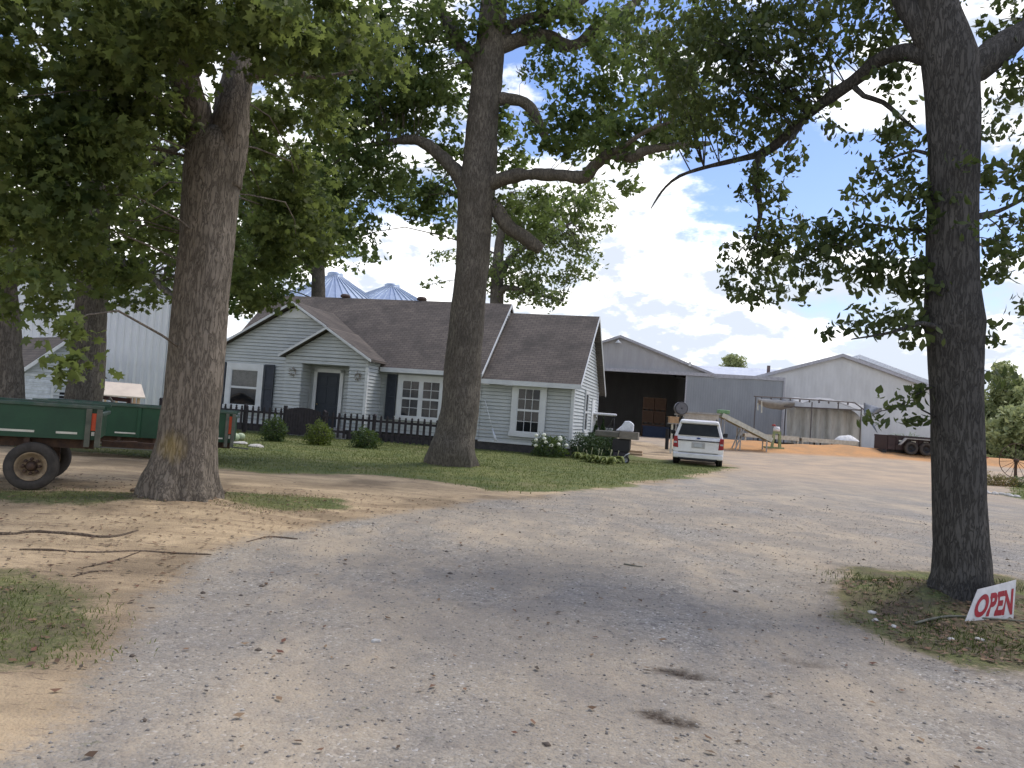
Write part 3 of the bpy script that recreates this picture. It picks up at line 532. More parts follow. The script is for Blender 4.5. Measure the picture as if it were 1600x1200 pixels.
# T3: right tree
Y3 = 7.2; b3 = gz(gp(1500, 955))
tp = [b3-Vector((0,0,.3))]+P_([(1500, 935), (1503, 900), (1502, 850), (1499, 780), (1496, 700), (1493, 620), (1492, 540), (1490, 505), (1489, 460), (1488, 380), (1489, 300), (1490, 220), (1488, 150), (1484, 95), (1468, 20), (1450, -80)], Y3)
tree('oak_tree', b3, 'dark straight trunk tree on the grassy mound at right behind the sign', (tp, rr([112, 98, 84, 79, 77, 76, 76, 78, 86, 78, 75, 74, 75, 80, 84, 60, 46], Y3)),
    [(P_([(1470, 95, 7.2), (1425, 82, 7.4), (1385, 88, 7.7), (1345, 118, 8), (1300, 150, 8.3), (1262, 180, 8.6), (1225, 215, 8.9), (1195, 238, 9.2), (1150, 250, 9.5), (1100, 262, 9.8), (1062, 275, 10), (1040, 292, 10.1), (1028, 308, 10.1), (1017, 326, 10.1)]), rr([40, 27, 22, 21, 20, 19, 18, 16, 9, 7, 6, 5, 5, 2], 8)),
     (P_([(1195, 238, 9.2), (1180, 262, 9.1), (1184, 300, 9.1), (1188, 335, 9.1), (1180, 370, 9.1)]), rr([13, 10, 9, 7, 4], 9)),
     (P_([(1262, 180, 8.6), (1245, 205, 8.5), (1225, 235, 8.4)]), rr([11, 8, 4], 9)),
     (P_([(1330, 130, 8.1), (1350, 150, 8), (1380, 160, 7.8), (1415, 190, 7.6), (1440, 210, 7.4)]), rr([10, 8, 7, 5, 3], 8)),
     (P_([(1488, 120, 7.2), (1530, 100, 7.2), (1575, 68, 7.3), (1620, 30, 7.4), (1700, -60, 7.6)]), rr([60, 46, 42, 38, 26], Y3)),
     (P_([(1480, 100, 7.2), (1440, 40, 7.3), (1400, -40, 7.5), (1370, -180, 7.8)]), rr([56, 46, 38, 26], Y3)),
     (P_([(1480, 370, 7.2), (1440, 360, 7.3), (1400, 358, 7.4), (1350, 350, 7.5), (1300, 380, 7.6), (1240, 410, 7.7)]), rr([9, 7, 6, 4, 3, 2], Y3)),
     (P_([(1475, 250, 7.2), (1430, 235, 7.3), (1390, 250, 7.4)]), rr([9, 6, 3], Y3)),
     (P_([(1480, 520, 7.1), (1440, 505, 7), (1390, 520, 6.9), (1330, 530, 6.9)]), rr([10, 7, 5, 2], Y3)),
     (P_([(1470, 655, 7.2), (1440, 640, 7.1), (1425, 625, 7.1), (1395, 640, 7.05)]), rr([3.5, 2.5, 2, 1.2], Y3)),
     (P_([(1470, 600, 7.2), (1440, 612, 7.1), (1425, 620, 7.05)]), rr([3, 2.5, 1.5], Y3)),
     (P_([(1520, 340, 7.2), (1560, 330, 7.3), (1620, 300, 7.4)]), rr([12, 8, 4], Y3))],
    [B(1300, 40, 8, 120, 65, None, 1), B(1200, 80, 8.6, 110, 80, None, 1.3), B(1110, 120, 9, 100, 90, None, 1.4), B(1150, 20, 8.8, 110, 60, None, 1.2), B(1240, 150, 8.5, 60, 60, None, 1), B(1180, 190, 9, 90, 55, None, 1.1), B(1090, 220, 9.6, 60, 35, None, .8), B(1030, 30, 9.5, 80, 50, None, .7), B(1390, 50, 7.8, 60, 60, None, .9), B(1400, 140, 7.6, 45, 40, None, .7), B(1310, 200, 8, 40, 26, None, .28),
     B(1190, 300, 9, 34, 50, None, 1.2), B(1195, 370, 9, 60, 38, None, 1.3), B(1185, 420, 9, 55, 45, None, 1.2), B(1180, 460, 8.8, 50, 24, None, .9), B(1225, 345, 8.6, 40, 25, None, .8), B(1240, 250, 8.5, 45, 30, None, .6),
     B(1400, 250, 7.4, 50, 45, None, .9), B(1370, 300, 7.5, 60, 24, None, .9), B(1330, 370, 7.5, 90, 28, None, 1.3), B(1420, 340, 7.3, 50, 60, None, 1.2), B(1270, 395, 7.6, 65, 34, None, 1.2), B(1400, 420, 7.3, 60, 45, None, 1.3), B(1320, 425, 7.4, 65, 26, None, 1.1), B(1430, 470, 7.2, 40, 45, None, 1.2), B(1370, 495, 7, 65, 28, None, 1.1), B(1325, 520, 6.9, 32, 14, None, .8), B(1420, 525, 7, 34, 18, None, .9), B(1350, 215, 7.8, 50, 25, None, .5), B(1420, 200, 7.5, 40, 35, None, .8), B(1250, 440, 7.7, 45, 25, None, .7),
     B(1565, 130, 7.4, 50, 75, None, .9), B(1575, 260, 7.3, 55, 85, None, 1.0), B(1575, 400, 7.3, 50, 75, None, 1.1), B(1600, 470, 7.2, 40, 30, None, .7), B(1550, 520, 7.1, 20, 20, None, .3), B(1500, 300, 6.85, 40, 90, .2, .25), B(1560, 30, 7.6, 60, 40, None, .8),
     B(1403, 626, 7.05, 10, 6, .03, .2), B(1440, 615, 7.1, 8, 10, .03, .2), B(1365, 652, 7.05, 16, 6, .03, .15), B(1555, 585, 7.1, 18, 9, .05, .25), B(1435, 655, 7.1, 12, 12, .03, .2),
     B(1350, -120, 8.5, 300, 80, 1.5, .35), B(1500, -300, 8, 350, 120, 1.6, .25), B(1700, 100, 7.5, 70, 250, 1.2, .35)],  # unseen outer crown, kept sparse so less shade falls on the foreground
    BARK3, LF3, OVAL, .088, 42, .19, 16, 33, twf=.16, twr=.003, droop=.8, flute=(.28, 1.0, 6), n=48, rough=.045)

# trees behind the wagons
def simple_tree(nm, label, bu, Yt, base_v, tops, ws, blobs, leaf, lsize, dens, cr, lpc, seed, bark=BARK2, group=None, limbs=(), shape=DIA, twf=.2):
    b = at(bu, base_v, Yt); b = Vector((b.x, b.y, hz(b.x, b.y)-.05))
    return tree(nm, b, label, ([b]+P_(tops, Yt), rr(ws, Yt)), [(P_(l), rr(w, Yt)) for l, w in limbs], blobs, bark, leaf, shape, lsize, dens, cr, lpc, seed, n=24, group=group, twf=twf)
simple_tree('shade_tree', 'shaded dark trunk tree behind the green wagon, beside the wooden shed roof', 128, 19.5, 700, [(130, 640), (137, 560), (142, 480), (147, 400), (152, 330), (155, 240)], [64, 54, 50, 46, 42, 38, 24],
    [B(230, 430, 19, 110, 50, None, 1), B(160, 300, 20, 160, 90, None, .8), B(310, 330, 19, 120, 100, None, .7), B(60, 380, 20, 90, 60, None, .7), B(230, 200, 20, 220, 120, None, .6), B(420, 430, 18, 50, 50, None, .5)], LF1, .2, 9, .42, 20, 44,
    limbs=[([(150, 390, 19.5), (190, 410, 19), (230, 430, 18.5), (275, 470, 18)], [20, 16, 12, 7]), ([(150, 350, 19.5), (110, 300, 19.5), (80, 220, 19.5)], [20, 16, 8]), ([(150, 330, 19.5), (230, 260, 19.5), (330, 200, 19.5)], [20, 16, 8])])
simple_tree('shade_tree', 'near-black shaded trunk tree at the far left edge beside the parked car', 12, 17.5, 700, [(12, 640), (10, 560), (5, 470), (0, 380), (-5, 280)], [60, 50, 46, 42, 38, 26],
    [B(20, 280, 18, 110, 90, None, .8), B(-60, 400, 17, 90, 80, None, .8), B(60, 420, 17, 45, 26, None, .5)], LF1, .2, 9, .42, 20, 45,
    limbs=[([(2, 420, 17.5), (40, 380, 17), (80, 330, 16.5)], [20, 14, 6])])
# hanging maple spray low at the left
simple_tree('background_tree', 'leafy tree rising behind the left end of the house roof', 497, 47, 690, [(497, 600), (497, 500), (498, 430), (502, 360)], [26, 24, 23, 20, 10],
    [B(400, 400, 45, 80, 60, None, .9), B(380, 450, 44, 60, 35, None, 1), B(450, 425, 44, 40, 28, None, .9), B(350, 480, 43, 40, 25, None, .8), B(500, 330, 47, 80, 70, None, .6), B(560, 260, 47, 60, 60, None, .5), B(420, 300, 47, 80, 70, None, .7), B(385, 470, 44, 28, 25, None, .4), B(545, 395, 46, 36, 28, None, .35)], LF2, .34, 4.5, .8, 22, 46, limbs=[([(497, 430, 47), (450, 380, 46), (400, 350, 45)], [14, 10, 5])])
simple_tree('background_tree', 'pale green airy tree rising behind the right part of the house roof', 776, 48, 690, [(776, 600), (776, 500), (777, 440), (782, 370), (800, 300)], [26, 24, 22, 20, 14, 6],
    [B(800, 430, 48, 60, 40, None, .55), B(870, 400, 48, 70, 45, None, .5), B(900, 340, 49, 60, 50, None, .4), B(840, 460, 47, 60, 22, None, .4), B(820, 350, 49, 60, 50, None, .55), B(690, 395, 49, 35, 18, None, .2), B(680, 440, 48, 25, 14, None, .15), B(640, 300, 49, 50, 40, None, .25), B(930, 300, 49, 30, 25, None, .3)], LFL, .30, 8, .7, 22, 47, limbs=[([(777, 470, 48), (790, 450, 47.5), (830, 458, 47), (880, 470, 47)], [12, 9, 7, 3]), ([(778, 440, 48), (800, 400, 48), (850, 370, 48), (900, 345, 48)], [12, 9, 6, 3])], twf=.5)
LFR = leafmat('leaf_far_hazed', (.22, .26, .11), (.42, .45, .22), .4, (.4, .45, .2))  # paler than real leaves: distance haze put into the colour
# distant trees
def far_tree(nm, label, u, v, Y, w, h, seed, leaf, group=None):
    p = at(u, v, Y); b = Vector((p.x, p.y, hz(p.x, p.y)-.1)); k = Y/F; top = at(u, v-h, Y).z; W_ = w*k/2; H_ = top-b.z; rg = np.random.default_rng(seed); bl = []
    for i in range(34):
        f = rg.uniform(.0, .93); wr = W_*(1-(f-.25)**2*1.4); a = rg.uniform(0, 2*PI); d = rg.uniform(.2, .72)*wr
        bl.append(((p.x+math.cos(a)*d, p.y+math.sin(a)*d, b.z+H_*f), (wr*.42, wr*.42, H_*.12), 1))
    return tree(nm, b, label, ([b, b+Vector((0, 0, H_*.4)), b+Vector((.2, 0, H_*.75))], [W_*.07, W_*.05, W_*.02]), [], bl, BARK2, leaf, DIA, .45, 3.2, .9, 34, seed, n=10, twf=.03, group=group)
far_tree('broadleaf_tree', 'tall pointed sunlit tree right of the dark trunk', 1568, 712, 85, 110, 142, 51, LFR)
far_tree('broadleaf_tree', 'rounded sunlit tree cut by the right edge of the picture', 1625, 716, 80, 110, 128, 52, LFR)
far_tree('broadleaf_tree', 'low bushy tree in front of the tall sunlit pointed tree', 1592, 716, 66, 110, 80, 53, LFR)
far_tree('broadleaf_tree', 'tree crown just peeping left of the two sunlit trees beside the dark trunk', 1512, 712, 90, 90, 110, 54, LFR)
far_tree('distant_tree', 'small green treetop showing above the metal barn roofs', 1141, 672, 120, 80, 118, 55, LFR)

# ------------------------------------------------------------ house and barns
TH = rad(14)
def oncut(o, u, v, offy=0, th=TH):      # line of sight against a wall plane of a building turned by th, in its local x, z
    ax = Vector((math.cos(th), -math.sin(th), 0)); nn = Vector((math.sin(th), math.cos(th), 0)); c = Vector((0, 0, CH)); d = ray(u, v)
    k = ((o+nn*offy-c).dot(nn))/d.dot(nn); p = c+d*k-o; return p.dot(ax), p.z
SIDING = mat('white_siding', (.44, .465, .46), .6, (.37, .395, .39), 1.5, spec=.35)
TRIM = mat('white_trim', (.60, .62, .62), .5, (.52, .535, .535), 2)
SHUT = mat('charcoal_shutter', (.045, .052, .065), .6)
FOUND = mat('dark_foundation', (.07, .065, .065), .9, (.04, .04, .04), 5)
GLASS = glassmat('window_glass', (.012, .015, .018), .65)
DARKIN = mat('dark_room', (.02, .02, .022), .9)  # near-black backing; the shade of unlit interiors put into the colour
BLIND = mat('white_blind', (.5, .52, .5), .7); CURT = mat('dim_curtain', (.12, .12, .115), .9)
NAVY = mat('navy_door', (.010, .018, .028), .45, (.014, .022, .034), 3)
BROWN = mat('brown_stain', (.05, .035, .03), .85, (.03, .022, .02), 9)
def shingle():
    m = bpy.data.materials.new('asphalt_shingles'); m.use_nodes = True; t = m.node_tree; b = t.nodes['Principled BSDF']; b.inputs['Roughness'].default_value = .95; b.inputs['Specular IOR Level'].default_value = .15
    tcn = t.nodes.new('ShaderNodeTexCoord'); s = t.nodes.new('ShaderNodeSeparateXYZ'); t.links.new(tcn.outputs['Object'], s.inputs[0]); c = t.nodes.new('ShaderNodeCombineXYZ')
    mu = t.nodes.new('ShaderNodeMath'); mu.operation = 'MULTIPLY'; mu.inputs[1].default_value = 1.45; t.links.new(s.outputs[2], mu.inputs[0]); t.links.new(s.outputs[0], c.inputs[0]); t.links.new(mu.outputs[0], c.inputs[1])
    br = t.nodes.new('ShaderNodeTexBrick'); br.inputs['Scale'].default_value = 1; br.inputs['Brick Width'].default_value = .30; br.inputs['Row Height'].default_value = .135; br.inputs['Mortar Size'].default_value = .013; br.inputs['Mortar Smooth'].default_value = .5
    br.inputs['Color1'].default_value = (.15, .128, .11, 1); br.inputs['Color2'].default_value = (.115, .10, .088, 1); br.inputs['Mortar'].default_value = (.055, .05, .046, 1); t.links.new(c.outputs[0], br.inputs['Vector'])
    n = t.nodes.new('ShaderNodeTexNoise'); n.inputs['Scale'].default_value = .9; n.inputs['Detail'].default_value = 8; n.inputs['Roughness'].default_value = .68; t.links.new(tcn.outputs['Object'], n.inputs['Vector'])
    r = t.nodes.new('ShaderNodeMapRange'); r.inputs['From Min'].default_value = .45; r.inputs['From Max'].default_value = .65; r.inputs['To Max'].default_value = .7; t.links.new(n.outputs['Fac'], r.inputs['Value'])
    x = t.nodes.new('ShaderNodeMix'); x.data_type = 'RGBA'; t.links.new(r.outputs[0], x.inputs['Factor']); t.links.new(br.outputs['Color'], x.inputs[6]); x.inputs[7].default_value = (.06, .055, .05, 1)
    t.links.new(x.outputs[2], b.inputs['Base Color']); bp = t.nodes.new('ShaderNodeBump'); bp.inputs['Distance'].default_value = .02; bp.inputs['Strength'].default_value = .7; t.links.new(br.outputs['Color'], bp.inputs['Height']); t.links.new(bp.outputs[0], b.inputs['Normal']); return m
SHING = shingle()
def clipz(poly, z0, z1):
    def cl(pl, z, keep):
        out = []
        for i in range(len(pl)):
            a, b = pl[i], pl[(i+1) % len(pl)]; ia = (a[1] >= z) == keep; ib = (b[1] >= z) == keep
            if ia: out.append(a)
            if ia != ib and abs(b[1]-a[1]) > 1e-9:
                t = (z-a[1])/(b[1]-a[1]); out.append((a[0]+t*(b[0]-a[0]), z))
        return out
    p = cl(poly, z0, True); return cl(p, z1, False) if len(p) > 2 else []
def lap(mb, poly, M, course=.15, out=.04, gap=.013):
    """clapboards over a convex wall polygon (a,z); M maps (a, outward, z)"""
    z0 = min(p[1] for p in poly); z1 = max(p[1] for p in poly); n = math.ceil((z1-z0)/course)
    for k in range(n):
        a = z0+k*course; b = min(a+course, z1); p = clipz(poly, a+gap, b-1e-5)
        if len(p) < 3: continue
        f = [M @ Vector((q[0], out*(1-(q[1]-a)/course)+.004, q[1])) for q in p]; bk = [M @ Vector((q[0], -.1, q[1])) for q in p]
        m = len(p); mb.add(f+bk, [tuple(range(m)), tuple(range(2*m-1, m-1, -1))]+[(i, i+m, (i+1) % m+m, (i+1) % m) for i in range(m)])
def MF(y): return Matrix(((1, 0, 0, 0), (0, -1, 0, y), (0, 0, 1, 0), (0, 0, 0, 1)))      # front wall at local y, outward -y
def MR(x): return Matrix(((0, 1, 0, x), (1, 0, 0, 0), (0, 0, 1, 0), (0, 0, 0, 1)))        # right wall at local x, outward +x
def slab(mb, pts, t=.1):
    a = [Vector(p) for p in pts]; n = len(a); b = [p-Vector((0, 0, t)) for p in a]
    return mb.add(a+b, [tuple(range(n)), tuple(range(2*n-1, n-1, -1))]+[(i, i+n, (i+1) % n+n, (i+1) % n) for i in range(n)])
hb = at(890, 712, 32); hb.z = 0
house = thing('farmhouse', hb, 'long white clapboard farmhouse with brown shingle roof, front gables and dark shutters', 'house', -TH)
mb = MB()
lap(mb, [(-4.0, .38), (0, .38), (0, 3.1), (-4.0, 3.1)], MF(0)); lap(mb, [(-8.65, .38), (-4, .38), (-4, 3.3), (-8.65, 3.3)], MF(-.05))
lap(mb, [(-16.4, .38), (-12.55, .38), (-12.55, 3.5), (-16.4, 3.5)], MF(-1)); lap(mb, [(-16.4, 3.5), (-8.75, 3.5), (-12.55, 5.68)], MF(-1))
for poly in ([(-12.55, .38), (-11.75, .38), (-11.75, 3.12), (-12.55, 3.12)], [(-9.5, .38), (-8.65, .38), (-8.65, 3.12), (-9.5, 3.12)], [(-12.55, 3.12), (-8.65, 3.12), (-8.65, 3.44), (-12.55, 3.44)], [(-12.5, 3.44), (-8.7, 3.44), (-10.58, 4.58)]): lap(mb, poly, MF(-1.5))
lap(mb, [(-1.5, .38), (0, .38), (0, 3.45), (-1.5, 3.45)], MR(-8.65)); lap(mb, [(0, .38), (7.6, .38), (7.6, 3.1), (3.8, 6.3), (0, 3.1)], MR(0))
lap(mb, [(0, 3.1), (7.6, 3.1), (3.8, 6.75)], MR(-4.05)); lap(mb, [(-1.5, .38), (-1, .38), (-1, 3.44), (-1.5, 3.44)], Matrix(((0, -1, 0, -12.55), (1, 0, 0, 0), (0, 0, 1, 0), (0, 0, 0, 1))))
lap(mb, [(-1.5, .38), (-.7, .38), (-.7, 3.12), (-1.5, 3.12)], MR(-11.75)); lap(mb, [(-1.5, .38), (-.7, .38), (-.7, 3.12), (-1.5, 3.12)], Matrix(((0, -1, 0, -9.5), (1, 0, 0, 0), (0, 0, 1, 0), (0, 0, 0, 1))))
lap(mb, [(-11.75, .38), (-9.5, .38), (-9.5, 3.12), (-11.75, 3.12)], MF(-.7)); mb.box(-11.75, -9.5, -1.48, -.72, 3.12, 3.16)
lap(mb, [(-16.4, .38), (0, .38), (0, 3.1), (-16.4, 3.1)], Matrix(((1, 0, 0, 0), (0, 1, 0, 7.6), (0, 0, 1, 0), (0, 0, 0, 1))))
lap(mb, [(-1, .38), (7.6, .38), (7.6, 3.1), (3.8, 6.7), (-.2, 3.4), (-1, 3.4)], Matrix(((0, -1, 0, -16.4), (1, 0, 0, 0), (0, 0, 1, 0), (0, 0, 0, 1))))
mb.build('wall', SIDING, house)
mb = MB(); mb.box(-16.3, -.08, .02, 7.5, -.4, .38); mb.box(-16.3, -8.72, -.92, .02, -.4, .38); mb.box(-12.5, -8.7, -1.44, -.92, -.4, .36); mb.build('foundation', FOUND, house)
mb = MB(); mb.box(-11.85, -9.4, -1.95, -1.5, -.1, .2); mb.box(-11.75, -9.5, -1.5, -.72, .2, .42); mb.build('doorstep', mat('concrete', (.35, .34, .32), .9), house)
# roofs
mb = MB(); zr = 6.85
slab(mb, [(-16.75, -.42, 3.22), (-3.93, -.42, 3.22), (-3.93, 3.8, zr), (-16.75, 3.8, zr)]); slab(mb, [(-16.75, 8.0, 3.22), (-16.75, 3.8, zr), (-3.93, 3.8, zr), (-3.93, 8.0, 3.22)])
slab(mb, [(-3.93, -.38, 2.98), (.32, -.38, 2.98), (.32, 3.8, 6.42), (-3.93, 3.8, 6.42)]); slab(mb, [(.32, 7.98, 2.98), (-3.93, 7.98, 2.98), (-3.93, 3.8, 6.42), (.32, 3.8, 6.42)])
pk = (-12.58, 5.86)
for s in (-1, 1):
    xe = pk[0]+s*4.12; ze = pk[1]-4.12*.585
    slab(mb, [(xe, -1.32, ze), pk[:1]+(-1.32,)+pk[1:], pk[:1]+(2.62,)+pk[1:], (xe, -.15, ze)][::s])
    xe = -10.58+s*2.18; ze = 4.76-2.18*.6; slab(mb, [(xe, -1.82, ze), (-10.58, -1.82, 4.76), (-10.58, 1.3, 4.76), (xe, -.2, ze)][::s])
mb.build('roof', SHING, house)
mb = MB()      # rake boards, fascia, gutters, corner boards, gable boards
def rake(x0, z0, x1, z1, y, w=.11): mb.prism([(x0, z0), (x1, z1), (x1, z1-w), (x0, z0-w)], y-.03, y+.0)
for s in (-1, 1):
    rake(pk[0]+s*4.12, pk[1]-4.12*.585-.02, pk[0], pk[1]-.02, -1.325); rake(-10.58+s*2.18, 4.76-2.18*.6-.02, -10.58, 4.74, -1.825)
    
mb.prism([(-13.35, 5.14), (-11.75, 5.14), (-12.55, 5.62)], -1.06, -1.02)
mb.box(-4.03, .34, -.43, -.385, 2.79, 2.99); mb.box(-3.98, .02, -.385, -.02, 2.80, 2.86)
mb.box(-8.55, -3.95, -.49, -.425, 3.03, 3.22); mb.box(-8.6, -4, -.42, -.08, 3.04, 3.09)
for a, y0, y1, z0, z1 in ((.325, -.42, 3.8, 2.96, 6.42), (.325, 8.02, 3.8, 2.96, 6.42), (-3.925, -.45, 3.8, 3.2, 6.86), (-3.925, 8.02, 3.8, 3.2, 6.86)): mb.prism([(y0, z0), (y1, z1), (y1, z1-.13), (y0, z0-.13)], a, a+.035, 'x')
for x, y in ((-.0, -.03), (-16.4, -1.03), (-8.65, -1.53)): mb.box(x-.09 if x > -1 or x in (-8.65,) else x, x+.035 if x > -1 or x in (-8.65,) else x+.1, y-.03, y+.1, .38, 2.8 if x > -1 else 3.1)
mb.box(.03, .045, 0, .1, .38, 2.8); mb.box(.03, .045, 7.5, 7.6, .38, 3.05); mb.box(-16.4, -12.55, -1.045, -1.025, .32, .42); mb.box(-4, 0, -.045, -.025, .33, .42)
mb.build('trim', TRIM, house)
def window(x0, x1, z0, z1, y, units=1, cols=2, rows=(2, 2), blind=False, fw=.16, nm='window', M=None, parent=house):
    M = M or MF(y-.045); w = bpy.data.objects.new(nm, None); 
    m = MB()
    def bx(a0, a1, o0, o1, b0, b1, mm=None): (mm or m).box(a0, a1, o0, o1, b0, b1, M)
    bx(x0, x1, -.02, .05, z1-fw*1.1, z1); bx(x0-.04, x1+.04, -.02, .08, z0-.02, z0+fw*.7)
    bx(x0, x0+fw, -.02, .05, z0+fw*.7, z1-fw*1.1); bx(x1-fw, x1, -.02, .05, z0+fw*.7, z1-fw*1.1)
    wu = (x1-x0-2*fw-(units-1)*.12)/units; fr = None
    for k in range(units-1): bx(x0+fw+(k+1)*wu+k*.12, x0+fw+(k+1)*wu+(k+1)*.12, -.02, .045, z0+fw*.7, z1-fw*1.1)
    fr = m.build(nm, TRIM, parent)
    g = MB(); s = MB(); d = MB(); bl = MB(); cu = MB()
    for k in range(units):
        a0 = x0+fw+k*(wu+.12); a1 = a0+wu; b0 = z0+fw*.7; b1 = z1-fw*1.1; mid = (b0+b1)/2
        bx(a0+.002, a1-.002, .006, .012, b0+.002, b1-.002, g); bx(a0+.002, a1-.002, .0242-.022, .004, b0+.002, b1-.002, d)
        for lo, hi, nr in ((b0, mid, rows[0]), (mid, b1, rows[1])):
            t = .045
            bx(a0, a1, .008, .035, lo, lo+t, s); bx(a0, a1, .008, .035, hi-t, hi, s); bx(a0, a0+t, .008, .034, lo+t, hi-t, s); bx(a1-t, a1, .008, .034, lo+t, hi-t, s)
            for c in range(1, cols): xx = a0+t+(a1-a0-2*t)*c/cols; bx(xx-.011, xx+.011, .012, .026, lo+t, hi-t, s)
            for r in range(1, nr): zz = lo+t+(hi-lo-2*t)*r/nr; bx(a0+t, a1-t, .013, .025, zz-.011, zz+.011, s)
        if blind:
            for q in range(16): zz = mid+.05+(b1-mid-.1)*q/16; bx(a0+.05, a1-.05, .0045, .0056, zz, zz+(b1-mid-.1)/16*.88, bl)
        else:
            for q in range(5): xx = a0+.05+q*.045; bx(xx, xx+.028, .0045, .0056, b0+.05, b1-.05, cu); xx = a1-.05-q*.045; bx(xx-.028, xx, .0045, .0056, b0+.05, b1-.05, cu)
    d.build('room_darkness', DARKIN, fr); g.build('pane', GLASS, fr); s.build('sash', TRIM, fr)
    if bl.v: bl.build('blind', BLIND, fr)
    if cu.v: cu.build('curtain', CURT, fr)
    return fr
window(-15.72, -13.86, .92, 2.98, -1.03, 1, 1, (1, 1), True, .24)
window(-7.8, -5.62, 1.0, 2.96, -.08, 2, 2, (2, 2), False, .2)
window(-2.62, -1.13, .68, 2.98, -.03, 1, 3, (2, 2), False, .24)
def shutter(x0, x1, z0, z1, y):
    y -= .045; m = MB(); m.box(x0, x0+.05, y-.05, y, z0, z1); m.box(x1-.05, x1, y-.05, y, z0, z1)
    for z in (z0, (z0+z1)/2-.03, z1-.07): m.box(x0+.05, x1-.05, y-.048, y, z, z+.07)
    n = int((z1-z0)/.07)
    for k in range(n):
        z = z0+.07+k*(z1-z0-.14)/n; m.add([(x0+.05, y-.035, z), (x1-.05, y-.035, z), (x1-.05, y-.01, z+.065), (x0+.05, y-.01, z+.065)], [(0, 1, 2, 3)])
    m.box(x0+.05, x1-.05, y-.008, y, z0, z1); m.build('shutter', SHUT, house)
for x0, x1, z0, z1, y in ((-16.25, -15.77, .85, 3.0, -1.03), (-13.8, -13.32, .85, 3.0, -1.03), (-8.32, -7.86, .95, 2.96, -.08), (-5.56, -5.1, .95, 2.96, -.08)): shutter(x0, x1, z0, z1, y)
m = MB(); dx0, dx1 = -11.38, -10.28
m.box(dx0-.16, dx0, -.79, -.72, .42, 2.98); m.box(dx1, dx1+.16, -.79, -.72, .42, 2.98); m.box(dx0-.16, dx1+.16, -.79, -.72, 2.82, 2.981); fr = m.build('door_frame', TRIM, house)
m = MB(); m.box(dx0, dx1, -.76, -.72, .44, 2.82)
for a, b in ((.12, .5), (.6, .98)):
    for z0, z1 in ((.6, 1.3), (1.45, 2.15), (2.25, 2.68)): m.box(dx0+a, dx0+b, -.775, -.755, z0, z1)
dr = m.build('door', NAVY, house, bevel=.008); m = MB(); m.lathe([(.0, 0), (.035, .0), (.04, .03), (.02, .06), (0, .065)], 12, Matrix.Translation((dx0+.09, -.76, 1.4)) @ Matrix.Rotation(PI/2, 4, 'X')); m.build('handle', mat('brass', (.5, .4, .2), .3, metal=1), dr, True)
for x, sc in ((-12.15, 1), (-9.05, .9)):
    y = -1.53; m = MB()
    for k in range(60):
        a = random.uniform(0, 2*PI); r = random.uniform(.09, .17)*sc; p = Vector((x+math.cos(a)*r, y-.03-random.uniform(0, .05), 2.72+math.sin(a)*r*1.25)); q = Vector((random.uniform(-.06, .06), random.uniform(-.03, 0), random.uniform(-.06, .06))); m.bar(p, p+q, .02, .008)
    m.build('wreath', mat('dry_wreath', (.20, .13, .08), .9, (.10, .09, .05), 20), house)
m = MB()
for x in (-12.75, -8.6): m.lathe([(.16, 0), (.16, .16), (.24, .17), (.25, .26), (.18, .33), (0, .36)], 14, Matrix.Translation((x, 4.0, zr-.12)))
m.v = m.v[:]; 
n2 = len(m.v)//2
for k in range(2):
    mm = MB(); mm.v = m.v[k*n2:(k+1)*n2]; mm.f = [tuple(i-k*n2 for i in f) for f in m.f if k*n2 <= f[0] < (k+1)*n2]; mm.build('roof_vent', mat('rusty_vent', (.09, .06, .05), .7), house, True)
window(2.9, 3.9, 1.0, 2.9, 0, 1, 1, (1, 1), False, .12, 'side_window', MR(.045))
m = MB(); m.box(.02, .065, 2.0+3.3, 2.0+4.3, .5, 2.6); m.build('side_door', TRIM, house)
m = MB(); m.prism([(3.8-.3, 5.3), (3.8+.3, 5.3), (3.8+.3, 5.75), (3.8, 6.0), (3.8-.3, 5.75)], .03, .07, 'x'); m.build('gable_vent', mat('vent_grey', (.4, .42, .45), .7), house)
def hw(x, y, z=0):   # house-local to world
    return house.matrix_basis @ Vector((x, y, z)) if False else Vector((hb.x+x*math.cos(TH)+y*math.sin(TH), hb.y-x*math.sin(TH)+y*math.cos(TH), z))
# white pole leaning on the clapboards
p0 = hw(-3.05, -.62, .42); p1 = hw(-3.8, -.1, 2.1); lp = thing('leaning_pole', (p0.x, p0.y, 0), 'thin white pole with a thicker foot leaning on the clapboards right of the centre tree', 'pole')
q0, q1 = p0-lp.location, p1-lp.location; m = MB(); m.tube([q0+(q1-q0)*.3, q1], .016, 8); m.build('pole', TRIM, lp, True); m = MB(); m.tube([q0, q0+(q1-q0)*.08, q0+(q1-q0)*.31], [.05, .055, .022], 10); m.build('foot', TRIM, lp, True); 

# ---- picket fence along the yard, with its arched gate
FENCE = mat('black_stained_wood', (.035, .03, .035), .8, (.02, .018, .02), 8)
fo = hw(-17.3, -3.3); fo.z = 0; fence = thing('picket_fence', fo, 'black wooden picket fence with arched gate in front of the white farmhouse', 'fence', -TH)
def picket(x, h, w=.095, th=.03):
    m = MB(); m.prism([(x-w/2, .12), (x+w/2, .12), (x+w/2, h-.12), (x+w*.28, h-.09), (x+w*.5, h-.05), (x, h), (x-w*.5, h-.05), (x-w*.28, h-.09), (x-w/2, h-.12)], -.05-th, -.05); m.build('picket', FENCE, fence)
g0, g1 = 6.0, 7.65
x = .1
while x < 12.7:
    if not (g0-.1 < x < g1+.1): picket(x, 1.14+random.uniform(-.012, .012))
    x += .26
m = MB()
for a, b in ((0, g0), (g1, 12.8)):
    for z in (.32, .86): m.box(a, b, -.05, .0, z, z+.09)
m.build('rail', FENCE, fence)
